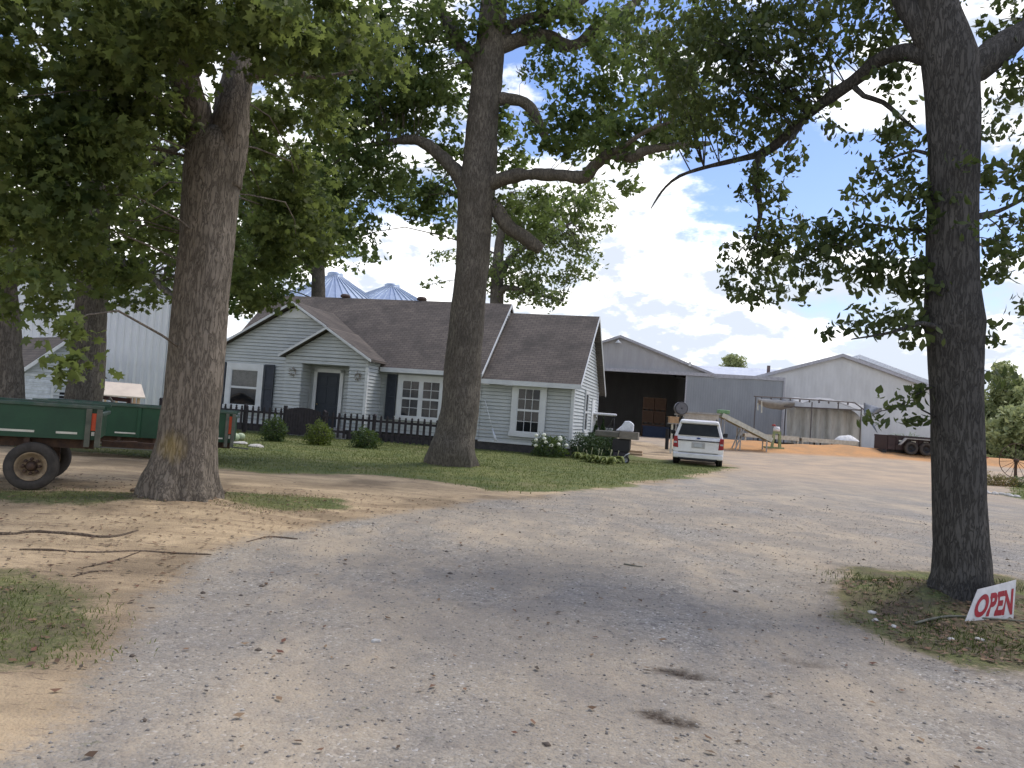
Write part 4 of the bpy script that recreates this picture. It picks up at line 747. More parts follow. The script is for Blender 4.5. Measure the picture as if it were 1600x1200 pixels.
for x in (0, 2.1, 4.1, g0-.06, g1+.06, 9.9, 12.8):
    m = MB(); m.box(x-.06, x+.06, .0, .11, -.3, 1.1 if x not in (g0-.06,) else 1.25); m.prism([(x-.08, 1.1), (x+.08, 1.1), (x, 1.19)], -.02, .13); m.build('post', FENCE, fence)
m = MB(); n = 13
for k in range(n):
    a = g0+.03+(g1-g0-.06)*k/n; b = a+(g1-g0-.06)/n-.012; c = ((k+.5)/n-.5)*2; m.box(a, b, -.09, -.06, .1, 1.22-.13*c*c)
for z in (.3, .9): m.box(g0+.03, g1-.03, -.058, -.01, z, z+.09)
m.build('gate', FENCE, fence)

# ------------------------------------------------------------ shrubs and small yard things
LSH1 = leafmat('shrub_dark', (.018, .04, .016), (.05, .085, .028), .25); LSH2 = leafmat('shrub_yellow', (.035, .06, .015), (.14, .17, .03), .3); LHO = leafmat('hosta_leaf', (.08, .12, .03), (.30, .33, .11), .3, (.35, .4, .12)); LCO = leafmat('conifer', (.015, .035, .015), (.045, .085, .03), .1)
def bush(nm, label, u, vb, Yt, w, h, leaf, size, seed, n=2600, cat='shrub', group=None, shape=DIA, droop=-.2, cone=False, flat=False):
    b = at(u, vb, Yt); b = Vector((b.x, b.y, hz(b.x, b.y))); t = thing(nm, b, label, cat, group=group); rg = np.random.default_rng(seed)
    d = rg.normal(0, 1, (n, 3)); d /= np.linalg.norm(d, axis=1)[:, None]; r = rg.uniform(.25, 1, n)**.45
    lump = 1+.16*np.sin(d[:, 0]*5+seed)*np.sin(d[:, 1]*4+1)+.14*np.sin(d[:, 2]*7+d[:, 0]*6+seed)
    C = d*(r*lump)[:, None]*np.array([w/2, w/2, (h*.52 if cone else h*.62)])+np.array([0, 0, h*(.5 if cone else .36)])
    if cone: f = np.clip(1-C[:, 2]/h, 0, 1)**.8+.05; C[:, 0] *= f*1.3; C[:, 1] *= f*1.3
    C[:, 2] = np.abs(C[:, 2])+.01; leafmesh('foliage', C, size, shape, leaf, t, droop, rg)
    m = MB()
    for k in range(7): a = k*.9+seed; m.tube([(0, 0, -.05), (math.cos(a)*w*.16, math.sin(a)*w*.16, h*.35), (math.cos(a)*w*.3, math.sin(a)*w*.3, h*.75)], [.018, .012, .005], 5)
    m.build('stems', BARK3, t); return t
bush('round_shrub', 'dark green round shrub left of the fence gate', 426, 706, 27, .9, .9, LSH1, .07, 1, group='round shrubs along the picket fence')
bush('round_shrub', 'yellow-tipped round shrub in front of the fence right of the gate', 497, 709, 27, 1.0, .9, LSH2, .07, 2, group='round shrubs along the picket fence')
bush('round_shrub', 'low spreading green shrub, rightmost of the three along the picket fence', 569, 712, 27, 1.05, .75, LSH1, .07, 3, group='round shrubs along the picket fence')
rb = bush('flowering_shrub', 'leafy green shrub with big white blooms under the twelve-pane window', 857, 715, 30.6, 1.5, .9, LSH1, .085, 4, 3000)
for k in range(11):
    a = random.uniform(0, 2*PI); m = MB(); c = Vector((random.uniform(-.6, .7), -.35-random.uniform(0, .3), random.uniform(.38, .92)))
    m.lathe([(0, -.06), (.06, -.04), (.085, .01), (.06, .055), (0, .075)], 9, Matrix.Translation(c)); o = m.build('bloom', mat('white_bloom', (.75, .75, .66), .8, (.5, .55, .42), 30), rb, True)
for v in range(1): pass
bush('juniper_shrub', 'dense low dark evergreen shrub at the right corner of the house', 916, 716, 31.5, 1.45, 1.05, LCO, .075, 5, 4200)
bush('juniper_shrub', 'second dense evergreen shrub squeezed between corner shrub and the black grill', 944, 715, 32.5, 1.3, 1.15, LCO, .075, 6, 4200)
bush('small_conifer', 'small pointed dark conifer left of its twin at the house side', 928, 712, 33.5, .55, 1.5, LCO, .07, 7, 1600, cat='conifer', cone=True, group='two small conifers at the house corner')
bush('small_conifer', 'small pointed dark conifer right of its twin beside the grill', 939, 712, 33.6, .55, 1.6, LCO, .07, 8, 1600, cat='conifer', cone=True, group='two small conifers at the house corner')
def hosta(u, v, label, seed, w=1.0):
    b = gp(u, v); b.z = hz(b.x, b.y); t = thing('hosta_plant', b, label, 'plant', group='pale hostas in the corner bed'); m = MB(); rg = random.Random(seed)
    for k in range(46):
        a = rg.uniform(0, 2*PI); L_ = rg.uniform(.18, .42)*w; wd_ = rg.uniform(.05, .09); h_ = rg.uniform(.08, .28); d = Vector((math.cos(a), math.sin(a), 0)); s = Vector((-d.y, d.x, 0))
        pts = [d*.05, d*L_*.35+Vector((0, 0, h_)), d*L_*.7+Vector((0, 0, h_*1.05)), d*L_+Vector((0, 0, h_*.45))]; ws = [.012, wd_, wd_*.85, .005]; o = len(m.v)
        for p, q in zip(pts, ws): m.v += [tuple(p-s*q), tuple(p+Vector((0, 0, -.02))), tuple(p+s*q)]
        for i in range(3):
            for j in range(2): m.f.append((o+i*3+j, o+i*3+j+1, o+i*3+j+4, o+i*3+j+3))
    m.build('leaves', LHO, t, True)
    m = MB()
    for k in range(2): a = rg.uniform(0, 6.28); m.tube([(0, 0, 0), (math.cos(a)*.1, math.sin(a)*.1, .3), (math.cos(a)*.14, math.sin(a)*.14, rg.uniform(.42, .55))], [.006, .005, .014], 5)
    m.build('flower_stalk', mat('dry_stalk', (.5, .48, .32), .8), t)
for i, (u, v, lb) in enumerate(((906, 718, 'pale green hosta, leftmost in the bed at the house corner'), (920, 722, 'pale hosta with broad arching leaves, second from the left in the corner bed'), (934, 724, 'pale hosta at the front of the corner bed, third from the left'), (949, 726, 'pale yellow-green hosta, fourth from the left in the corner bed'), (961, 724, 'pale hosta, rightmost in the corner bed beside the grill wheel'))): hosta(u, v, lb, i)
# pale melons and stones by the fence end
def melon(u, v, Yt, r, lb):
    p = gp(u, v); p.z = hz(p.x, p.y)+r*.9; t = thing('pale_melon', p, lb, 'melon', group='pale melons by the left end of the fence'); m = MB()
    n = 20; pr = [(r*math.sin(PI*k/10), -r*.9*math.cos(PI*k/10)) for k in range(11)]; m.lathe(pr, n)
    m.v = [(x*(1+.05*math.cos(10*math.atan2(y, x))), y*(1+.05*math.cos(10*math.atan2(y, x))), z) for x, y, z in m.v]; m.build('rind', mat('pale_rind', (.42, .47, .33), .5, (.30, .38, .24), 8), t, True)
    m = MB(); m.tube([(0, 0, r*.85), (.01, 0, r*1.05), (.03, .01, r*1.15)], [.018, .014, .012], 6); m.build('stalk', BARK2, t, True)
melon(366, 690, 0, .16, 'left one of two pale green round melons at the wagon end'); melon(376, 688, 0, .14, 'right, slightly smaller one of two pale green melons at the wagon end')
def rock(u, v, s, lb, nm='white_rock', grp=None, z=0, sq=.5):
    p = gp(u, v, z); p.z = hz(p.x, p.y); m = MB(); pr = [(s*math.sin(PI*k/6), -s*sq*math.cos(PI*k/6)) for k in range(7)]; m.lathe(pr, 9); sd_ = random.uniform(0, 50)
    m.v = [tuple(Vector(v_)*(1+.5*noise.noise(Vector(v_)/s+Vector((sd_, 0, 0))))) for v_ in m.v]; o = m.build(nm, mat('pale_rock', (.5, .49, .46), .85, (.36, .34, .31), 9), None, False); o.location = (p.x, p.y, p.z+s*sq*.4); o.rotation_euler.z = random.uniform(0, 3); tag(o, lb, 'rock', grp); return o
rock(401, 699, .22, 'flat white rock on the ground left of the dark round shrub', sq=.35); rock(374, 694, .24, 'flat white rock on the ground just below the pale melons', sq=.22)

# ---- grill, steps, utility vehicle at the house corner
STEEL = mat('galvanised_steel', (.42, .43, .44), .45, (.32, .33, .34), 7, metal=.6); BLACK = mat('black_metal', (.018, .018, .022), .4); RUBBER = mat('black_rubber', (.02, .02, .021), .85, (.035, .032, .03), 12); WOODP = mat('pale_wood', (.46, .34, .21), .8, (.34, .24, .15), 5, stretch=(1, 6, 6)); WOODG = mat('weathered_board', (.22, .195, .165), .9, (.15, .13, .11), 5, stretch=(1, 6, 6))
def wheel(mbt, mbr, c, r, w, ax='x', rimr=.58, hub=True, M=None):
    R_ = Matrix.Translation(c) @ (Matrix.Rotation(PI/2, 4, 'Y') if ax == 'x' else Matrix.Rotation(PI/2, 4, 'X')); R_ = M @ R_ if M else R_
    h = w/2; mbt.lathe([(r*rimr, -h*.8), (r*.72, -h), (r*.93, -h*.92), (r, -h*.6), (r, -h*.2), (r*.985, -h*.18), (r*.985, h*.18), (r, h*.2), (r, h*.6), (r*.93, h*.92), (r*.72, h), (r*rimr, h*.8), (r*rimr, -h*.8)], 32, R_)
    mbr.lathe([(0, -h*.35), (r*.16, -h*.45), (r*.18, -h*.1), (r*.40, -h*.05), (r*.46, -h*.5), (r*.55, -h*.72), (r*.60, -h*.86), (r*.60, h*.86), (r*.55, h*.72), (r*.46, h*.5), (r*.40, h*.05), (r*.18, h*.1), (r*.16, h*.45), (0, h*.35)], 24, R_)
def gnd(x, y): return Vector((x, y, hz(x, y)))
p = gp(970, 723); G = thing('barbecue_grill', gnd(p.x, p.y), 'black barbecue cart with a long grey side shelf at the house corner', 'grill', -TH)
m = MB(); m.prism([(-.32, .42), (.28, .42), (.32, .55), (.32, .92), (-.34, .92), (-.36, .55)], -.25, .3); m.build('firebox', BLACK, G, bevel=.03)
m = MB(); m.box(-.3, .26, -.22, .26, .1, .42); m.build('cart', mat('dark_cart', (.04, .035, .045), .6), G, bevel=.01)
m = MB(); m.box(-1.05, -.1, -.3, .3, .96, 1.2); m.build('lid', mat('weathered_cover', (.10, .095, .08), .85, (.15, .14, .12), 6), G, bevel=.05, seg=3)
m = MB(); m.box(-.1, .62, -.32, .32, .93, 1.22); m.build('side_shelf', WOODG, G, bevel=.01)
for xx in (.2, -.28):
    a, b = MB(), MB(); wheel(a, b, (xx, -.28, .13), .15, .07, 'y'); w_ = a.build('wheel', RUBBER, G, True); b.build('hub', STEEL, w_, True)
m = MB(); m.tube([(.1, -.34, .2), (.22, -.38, .34), (.34, -.36, .4)], .02, 8); m.build('tow_handle', TRIM, G, True)
bag = MB(); bag.prism([(-.34, 0), (.36, 0), (.36, .30), (.2, .42), (.0, .40), (-.1, .22)], -.12, .12); o = bag.build('plastic_jug', mat('white_plastic', (.72, .74, .78), .5), None, bevel=.05, seg=3); o.location = gnd(p.x, p.y)+Vector((.05, 0, 1.225)); o.rotation_euler.z = -TH; tag(o, 'white slant-sided plastic tub resting on the grill shelf', 'tub')
m = MB(); m.box(-.55, .55, .0, .5, 0, .1); m.box(-.5, .5, .5, 1.0, .0, .22); o = m.build('wooden_step', WOODP, None, bevel=.01); q = gp(986, 711); o.location = gnd(q.x, q.y); o.rotation_euler.z = -TH; tag(o, 'low pale wooden steps on the grass right of the black grill', 'steps')
# UTV
q = at(937, 700, 38); U = thing('utility_cart', gnd(q.x, q.y), 'utility cart with white canopy parked beyond the grill', 'utility cart', rad(-6)); UG = mat('dark_green_body', (.05, .07, .05), .5)
m = MB(); m.prism([(-.7, .35), (.7, .35), (.75, .75), (.6, 1.0), (-.6, 1.0), (-.75, .75)], -1.3, -.3); m.box(-.7, .7, -.3, 1.3, .35, .6); m.box(-.72, .72, .6, 1.35, .6, .95); m.build('body', UG, U, bevel=.04)
m = MB()
for sx in (-1, 1): m.tube([(sx*.62, -.5, .95), (sx*.6, -.15, 1.85), (sx*.6, .95, 1.85), (sx*.66, 1.2, .9)], .025, 8); m.tube([(sx*.6, .5, 1.85), (sx*.3, .5, 1.0)], .018, 6)
m.build('roll_cage', BLACK, U, True); m = MB(); m.box(-.72, .72, -.35, 1.1, 1.86, 1.97); m.build('canopy', mat('white_canopy', (.78, .78, .8), .5), U, bevel=.05, seg=3)
for sx in (-1, 1): m = MB(); m.box(sx*.35-.25, sx*.35+.25, .1, .55, .6, .75); m.box(sx*.35-.25, sx*.35+.25, .5, .62, .75, 1.25); m.build('seat', mat('grey_vinyl', (.4, .4, .42), .5), U, bevel=.04)
m = MB(); m.lathe([(.16, -.012), (.18, 0), (.16, .012), (.145, 0), (.16, -.012)], 20, Matrix.Translation((-.35, -.1, 1.12)) @ Matrix.Rotation(.9, 4, 'X')); m.build('steering_wheel', BLACK, U, True)
for sx in (-1, 1):
    for yy in (-.95, .95): a, b = MB(), MB(); wheel(a, b, (sx*.66, yy, .3), .3, .24); w_ = a.build('wheel', RUBBER, U, True); b.build('rim', BLACK, w_, True)
for sx in (-1, 1): m = MB(); m.lathe([(0, -.03), (.07, -.02), (.08, .02), (0, .03)], 12, Matrix.Translation((sx*.42, -1.31, .8)) @ Matrix.Rotation(PI/2, 4, 'X')); m.build('headlight', TRIM, U, True)

# ------------------------------------------------------------ metal barns
BG1 = ribbed('barn_grey_sheet', (.37, .37, .385), .23); BG2 = ribbed('barn_pale_sheet', (.56, .57, .57), .3); BDOOR = ribbed('sliding_door_sheet', (.26, .28, .30), .2); BROOF = ribbed('pale_roof_sheet', (.62, .64, .67), .4, rough=.35); BTRIM = mat('barn_trim', (.42, .42, .45), .5)
bo = at(935, 688, 67.5); bo = gnd(bo.x, bo.y); barn = thing('open_barn', bo, 'grey metal barn with wide dark opening and a slid-back door', 'barn', -TH)
c = lambda u, v, off=0: oncut(bo, u, v, off)
xl, zh = c(935, 579); xo, _ = c(1074, 586); xd, zd = c(1225, 592); xp, zp = c(970, 527); xe, ze = c(1112, 584)
zh = (zh+c(1074, 586)[1]+zd)/3; wl = xp-(xe-xp); D = 22
m = MB(); m.prism([(wl, zh+.15), (xe, zh+.15), (xp, zp)], 0, .12); m.box(wl, wl+1.6, 0, .12, -.2, zh+.15)
m.box(wl, wl+.1, .12, D, -.2, zh); m.box(xe-.1, xe, .12, D, -.2, zh); m.prism([(wl, -.2), (xe, -.2), (xe, zh), (xp, zp-.05), (wl, zh)], D, D+.1); m.build('wall', BG1, barn)
m = MB()
for s in (-1, 1): e = xp+s*(xe-xp+.25); zz = zh+.02; slab(m, [(e, -.3, zz+.16), (xp, -.3, zp+.12), (xp, D+.3, zp+.12), (e, D+.3, zz+.16)][::s], .1)
m.build('roof', BROOF, barn)
m = MB()
for s in (-1, 1): e = xp+s*(xe-xp+.25); m.prism([(e, zh+.2), (xp, zp+.16), (xp, zp-.06), (e, zh-.02)], -.36, -.3)
m.box(wl, xd+.1, -.3, -.02, zh-.08, zh+.2); m.box(xo-.1, xo+.02, -.22, -.02, -.1, zh-.08); m.box(xd-.03, xd+.1, -.3, -.02, -.1, zh-.08); m.build('trim', BTRIM, barn)
m = MB(); m.box(xo+.02, xd-.03, -.2, -.1, .1, zh-.1); m.build('sliding_door', BDOOR, barn)
m = MB(); m.box(xe, xd+.05, .0, 8, -.2, zh-.1); m.build('side_wing', BG1, barn)
m = MB(); x_, z_ = c(967, 534); m.lathe([(.05, .3), (.08, .25), (.3, .02), (.28, 0), (0, .05)], 14, Matrix.Translation((x_, -.5, z_-.2))); m.tube([(x_, 0, z_+.12), (x_, -.5, z_+.1)], .03, 6); m.build('lamp', TRIM, barn, True)
m = MB(); x_, z_ = c(1078, 571); m.box(x_-.1, x_+.1, -.45, -.3, z_-.1, z_+.25); m.build('flood_lamp', TRIM, barn, bevel=.02)
m = MB(); m.box(wl+.1, xe-.1, .3, D, -.1, .02); m.build('floor', mat('dusty_floor', (.12, .10, .08), .95), barn)
m = MB()
for k in range(5):
    for s in (-1, 1): m.bar((xp, 2+k*4.5, zp-.3), (xp+s*(xe-xp-.2), 2+k*4.5, zh), .12, .25)
m.build('rafter', mat('dark_rafter', (.10, .08, .07), .8), barn)
def bw(x, y, z=0): return Vector((bo.x+x*math.cos(TH)+y*math.sin(TH), bo.y-x*math.sin(TH)+y*math.cos(TH), bo.z+z))
x0, z0 = c(1002, 665, 4); x1, z1 = c(1042, 622, 4)
CR = mat('crate_wood', (.11, .065, .04), .8, (.07, .04, .028), 4, stretch=(1, 1, 5))
lbs = [['crate stack lower left wooden bin inside the dark barn', 'crate stack lower right wooden bin inside the dark barn'], ['middle left wooden bin of the stack inside the dark barn', 'middle right wooden bin of the stack inside the dark barn'], ['top left wooden bin of the stack inside the dark barn', 'top right wooden bin of the stack inside the dark barn']]
cw = (x1-x0)/2; ch = z1/3
for r_ in range(3):
    for q_ in range(2):
        m = MB(); a = x0+q_*cw+.03; b = a+cw-.06; lo = r_*ch+.12; hi = (r_+1)*ch-.02; kk = 5
        for k in range(kk): m.box(a, b, -.03, 0, lo+(hi-lo)*k/kk, lo+(hi-lo)*(k+.85)/kk)
        for k in range(kk): m.box(a, a+.03, 0, 1.1, lo+(hi-lo)*k/kk, lo+(hi-lo)*(k+.85)/kk); m.box(b-.03, b, 0, 1.1, lo+(hi-lo)*k/kk, lo+(hi-lo)*(k+.85)/kk)
        m.box(a+.031, b-.031, .0, 1.1, lo, lo+.03); m.box(a+.03, b-.03, 1.07, 1.1, lo+.03, hi)
        for xx in (a, (a+b)/2-.05, b-.1): m.box(xx, xx+.1, -.06, -.03, lo, hi); m.box(xx, xx+.1, -.03, 1.1, lo-.1, lo)
        o = m.build('wooden_bin', CR, None); o.location = bw(0, 4); o.rotation_euler.z = -TH; tag(o, lbs[r_][q_], 'wooden bin', 'wooden bins stacked inside the barn')
x0, _ = c(1003, 690, 2.5); x1, z1 = c(1045, 668, 2.5)
o = MB().prism([(x0, 0), (x1, 0), (x1+.1, z1), (x0-.1, z1), (x0-.1, z1-.08), (x0, z1-.1)], 0, 1.2).build('blue_tank', mat('blue_plastic', (.012, .025, .06), .5), None, bevel=.06); o.location = bw(0, 2.5, .02); o.rotation_euler.z = -TH; tag(o, 'low dark blue tank on the floor of the open barn', 'tank')

b2o = bw(0, 6); c2 = lambda u, v, off=0: oncut(b2o, u, v, off); b2o.z = bo.z; barn2 = thing('gable_barn', b2o, 'large pale grey metal barn with closed gable end behind the torn canopy', 'barn', -TH)
xp, zp = c2(1316, 556); xe, ze = c2(1458, 607); slp = (zp-ze)/(xe-xp); hw_ = (xe-xp)*1.22; ze = zp-slp*hw_
m = MB(); m.prism([(xp-hw_, -.4), (xp+hw_, -.4), (xp+hw_, ze), (xp, zp), (xp-hw_, ze)], 0, .15); m.box(xp-hw_, xp-hw_+.1, .15, 26, -.4, ze); m.box(xp+hw_-.1, xp+hw_, .15, 26, -.4, ze); m.build('wall', BG2, barn2)
m = MB(); m2 = MB()
for s in (-1, 1): e = xp+s*(hw_+.3); ee = zp-slp*(hw_+.3); slab(m, [(e, -.3, ee+.14), (xp, -.3, zp+.14), (xp, 26, zp+.14), (e, 26, ee+.14)][::s], .1); m2.prism([(e, ee+.16), (xp, zp+.17), (xp, zp-.12), (e, ee-.12)], -.37, -.3)
m.build('roof', BROOF, barn2); m2.build('trim', BTRIM, barn2)
b3o = bw(0, 34); c3 = lambda u, v, off=0: oncut(b3o, u, v, off); b3 = thing('rear_barn', b3o, 'white-roofed barn whose roof edge shows behind the large gable barn', 'barn', -TH)
xp, zp = c3(1342, 557); xe, ze = c3(1453, 598); slp = (zp-ze)/(xe-xp); hw_ = (xe-xp)*1.5
m = MB(); m.prism([(xp-hw_, -.4), (xp+hw_, -.4), (xp+hw_, zp-slp*hw_), (xp, zp), (xp-hw_, zp-slp*hw_)], 0, 20); m.build('wall', BG2, b3); m = MB(); m2 = MB()
for s in (-1, 1): e = xp+s*(hw_+.3); ee = zp-slp*(hw_+.3); slab(m, [(e, -.4, ee+.14), (xp, -.4, zp+.14), (xp, 20.3, zp+.14), (e, 20.3, ee+.14)][::s], .1); m2.prism([(e, ee+.18), (xp, zp+.19), (xp, zp-.3), (e, ee-.3)], -.47, -.4)
m.build('roof', BROOF, b3); m2.build('trim', mat('pale_trim', (.7, .72, .75), .5), b3)
# low building seen over the wing, with its stub chimney
b4o = bw(0, 16); c4 = lambda u, v, off=0: oncut(b4o, u, v, off); b4 = thing('long_shed', b4o, 'long low shed whose ribbed pale roof shows between the two gabled barns', 'shed', -TH); xa, za = c4(1060, 588); xb, _ = c4(1240, 588); zb = c4(1150, 574, 5)[1]
m = MB(); m.box(xa, xb, 0, 12, -.3, za-.2); m.build('wall', BG1, b4); m = MB(); slab(m, [(xa-.2, -.4, za-.15), (xb+.2, -.4, za-.15), (xb+.2, 5, zb), (xa-.2, 5, zb)]); slab(m, [(xb+.2, 12.4, za-.6), (xa-.2, 12.4, za-.6), (xa-.2, 5, zb), (xb+.2, 5, zb)]); m.build('roof', BROOF, b4)
m = MB(); x_, z_ = c4(1201, 575, 2); m.box(x_-.16, x_+.16, 1.9, 2.2, z_-1.6, z_+.25); m.build('flue', mat('flue_brown', (.14, .10, .09), .8), b4)

# ------------------------------------------------------------ buildings at the left
mo = at(253, 640, 50); mo.z = 0; mb_ = thing('metal_building', mo, 'tall pale corrugated metal building at left between the dark trunk and the big maple', 'building', rad(23)); WSH = ribbed('white_corrugated_sheet', (.76, .77, .77), .42, depth=.05, col2=(.64, .65, .66))
m = MB(); x = -10.5; k = 0; prof = []
while x < 0: prof += [(x, 0), (x+.16, 0), (x+.21, -.05), (x+.33, -.05), (x+.38, 0)]; x += .42
prof.append((0, 0)); n = len(prof)
for z0, z1 in ((-.2, 3.0), (3.0, 9.0)):
    o = len(m.v); off = -.012 if z0 > 1 else 0; m.v += [(a, b+off, z0) for a, b in prof]+[(a, b+off, z1) for a, b in prof]; m.f += [(o+i, o+i+1, o+n+i+1, o+n+i) for i in range(n-1)]
m.box(-10.5, 0, .02, .12, -.2, 9); m.box(-.1, 0, .12, 12, -.2, 9); m.box(-10.5, -10.4, .12, 12, -.2, 9); m.build('wall', WSH, mb_)
m = MB(); slab(m, [(-10.8, -.4, 9.1), (.3, -.4, 9.1), (.3, 6, 10.8), (-10.8, 6, 10.8)]); slab(m, [(.3, 12.4, 9.1), (-10.8, 12.4, 9.1), (-10.8, 6, 10.8), (.3, 6, 10.8)]); m.build('roof', BROOF, mb_)
m = MB(); m.box(.02, .45, .02, .5, -.2, 7.4); m.build('corner_post', mat('rusty_post', (.10, .05, .035), .8, (.05, .03, .025), 6), mb_); m = MB(); m.box(-.04, .02, -.07, .02, -.2, 9); m.build('corner_trim', TRIM, mb_)

tg = rad(-50); go = at(33, 640, 40); go.z = 0; gar = thing('garage', go, 'small white clapboard garage with dark gable roof and pale overhead door at far left', 'garage', -tg); cg = lambda u, v, off=0: oncut(go, u, v, off, tg)
ex, ez = cg(33, 573); px_, pz = cg(107, 529); W_ = 2*px_; 
m = MB(); lap(m, [(0, -.2), (W_, -.2), (W_, ez), (0, ez)], MF(0), .2); lap(m, [(0, ez), (W_, ez), (px_, pz-.1)], MF(0), .2); m.box(0, .1, .1, 7, -.2, ez); m.box(W_-.1, W_, .1, 7, -.2, ez); m.box(0.1, W_-.1, 6.9, 7, -.2, ez); m.build('wall', SIDING, gar)
m = MB(); m2 = MB(); sl_ = (pz-ez)/px_
for s in (-1, 1): e = px_+s*(px_+.3); ee = pz-sl_*(px_+.3); slab(m, [(e, -.3, ee+.1), (px_, -.3, pz+.1), (px_, 7.3, pz+.1), (e, 7.3, ee+.1)][::s], .1); m2.prism([(e, ee+.1), (px_, pz+.1), (px_, pz-.12), (e, ee-.12)], -.34, -.3)
m.build('roof', SHING, gar); m2.build('trim', TRIM, gar)
a0, _ = cg(40, 590); a1, b1_ = cg(81, 590); m = MB()
for k in range(4): m.box(a0, a1, -.035, -.02, .0+k*b1_/4+.01, (k+1)*b1_/4-.012)
dd = m.build('overhead_door', mat('door_panel', (.62, .66, .70), .5), gar, bevel=.006); m = MB(); m.box(a0-.13, a0, -.05, -.02, 0, b1_); m.box(a1, a1+.13, -.05, -.02, 0, b1_); m.box(a0-.13, a1+.13, -.05, -.02, b1_, b1_+.13); m.build('door_frame', TRIM, gar)
a2, z2 = cg(93, 613); a3, _ = cg(112, 613); _, z3 = cg(95, 625); m = MB(); m.box(a2, a3, -.03, -.02, z3-.5, z2); m.build('opening_shade', DARKIN, gar)  # flat near-black panel on the wall, painted as the shade of an opening

# small wooden hut
po = at(172, 668, 31); po.z = 0; hut = thing('wooden_hut', po, 'small new bare-wood hut with gable roof behind the green wagon', 'hut', rad(-52)); NW = mat('new_plywood', (.66, .50, .36), .75, (.56, .40, .27), 5); NR = mat('pale_roof_board', (.60, .52, .42), .75, (.50, .43, .35), 2)
zt = at(172, 613, 31).z; zr_ = at(168, 597, 31).z; m = MB()
for x in (-.72, .72):
    for y in (-.8, .8): m.box(x-.05, x+.05, y-.05, y+.05, 0, zt)
    m.box(x-.05, x+.05, -.75, .75, zt-.1, zt); m.box(x-.05, x+.05, -.75, .75, .7, .8)
for y in (-.8, .8): m.box(-.67, .67, y-.05, y+.05, zt-.1, zt); m.box(-.05, .05, y-.05, y+.05, .1, zt-.1)
for x in (.72,):
    for y in (-.4, 0, .4): m.box(x-.04, x+.04, y-.04, y+.04, .8, zt-.1)
m.build('frame', NW, hut); m = MB(); pass
for yy in (-.84, .8): m = MB(); m.prism([(-.75, zt), (.75, zt), (0, zr_-.03)], yy, yy+.04); m.build('gable', mat('shaded_ply', (.45, .29, .17), .8), hut)  # gables in a darker copy of the plywood, shade put into the colour
m = MB(); 
for s in (-1, 1): slab(m, [(s*.95, -1.0, zt-.1), (0, -1.0, zr_+.02), (0, 1.0, zr_+.02), (s*.95, 1.0, zt-.1)][::s], .05)
m.build('roof', NR, hut); m = MB(); m.box(-.7, .7, -.74, .74, .12, .2); m.box(-.67, .67, .76, .8, .2, .9); m.build('floor', NW, hut)
# maroon gate frame
MAR = mat('maroon_metal', (.06, .02, .018), .6, (.04, .018, .015), 8); fo = at(140, 660, 20.5); fo.z = 0; gt = thing('pipe_gate', fo, 'dark maroon pipe gate between the green wagon and the bare-wood hut', 'gate'); zt = at(170, 621, 20.5).z
m = MB(); m.bar((0, 0, zt), (1.02, 0, zt-.04), .06, .1); m.bar((0, 0, .5), (1.02, 0, .5), .05); m.build('rail', MAR, gt); m = MB(); m.bar((1.0, 0, -.1), (1.0, 0, zt+.02), .08); m.build('post', MAR, gt); m = MB(); m.bar((.5, -.06, zt), (1.0, -.06, .62), .05); m.build('brace', mat('grey_wood', (.2, .18, .17), .9), gt); m = MB(); m.bar((.0, 0, -.1), (.0, 0, zt+.02), .08); m.build('post', MAR, gt)

# ---- silos
SIL = ribbed('galvanised_sheet', (.55, .58, .62), .12, 'Z', .02, .35, .5)
SRF = mat('galvanised_roof', (.45, .52, .62), .4, (.36, .43, .52), 2, metal=.5)
def silo(u, v, Yt, r, slope, label):
    a = at(u, v, Yt); base = gnd(a.x, a.y); H_ = a.z-base.z; t = thing('grain_silo', base, label, 'silo', group='grain silos behind the farmhouse'); ze = H_-r*slope
    m = MB(); m.lathe([(r, -.3), (r, ze)], 48); m.build('wall', SIL, t, True)
    m = MB(); n = 44
    for k in range(n):
        a0 = 2*PI*k/n; a1 = 2*PI*(k+1)/n; am = a0+.03
        m.add([(math.cos(a0)*.5, math.sin(a0)*.5, H_-.5*slope), (math.cos(a0)*(r+.1), math.sin(a0)*(r+.1), ze-.05), (math.cos(a1)*(r+.1), math.sin(a1)*(r+.1), ze-.05), (math.cos(a1)*.5, math.sin(a1)*.5, H_-.5*slope)], [(0, 1, 2, 3)])
        p = Vector((math.cos(a0), math.sin(a0), 0)); m.bar(p*.5+Vector((0, 0, H_-.5*slope+.03)), p*(r+.1)+Vector((0, 0, ze-.02)), .07, .1)
    m.build('roof', SRF, t); m = MB(); m.lathe([(.6, H_-.45), (.62, H_-.1), (.5, H_), (0, H_+.04)], 20); m.build('cap', SRF, t, True)
silo(613, 444, 62, 4.2, .5, 'smaller grain silo cone with cap, right one above the house ridge'); silo(524, 426, 60, 5.2, .6, 'bigger grain silo cone, left one, half hidden by leaves above the ridge')

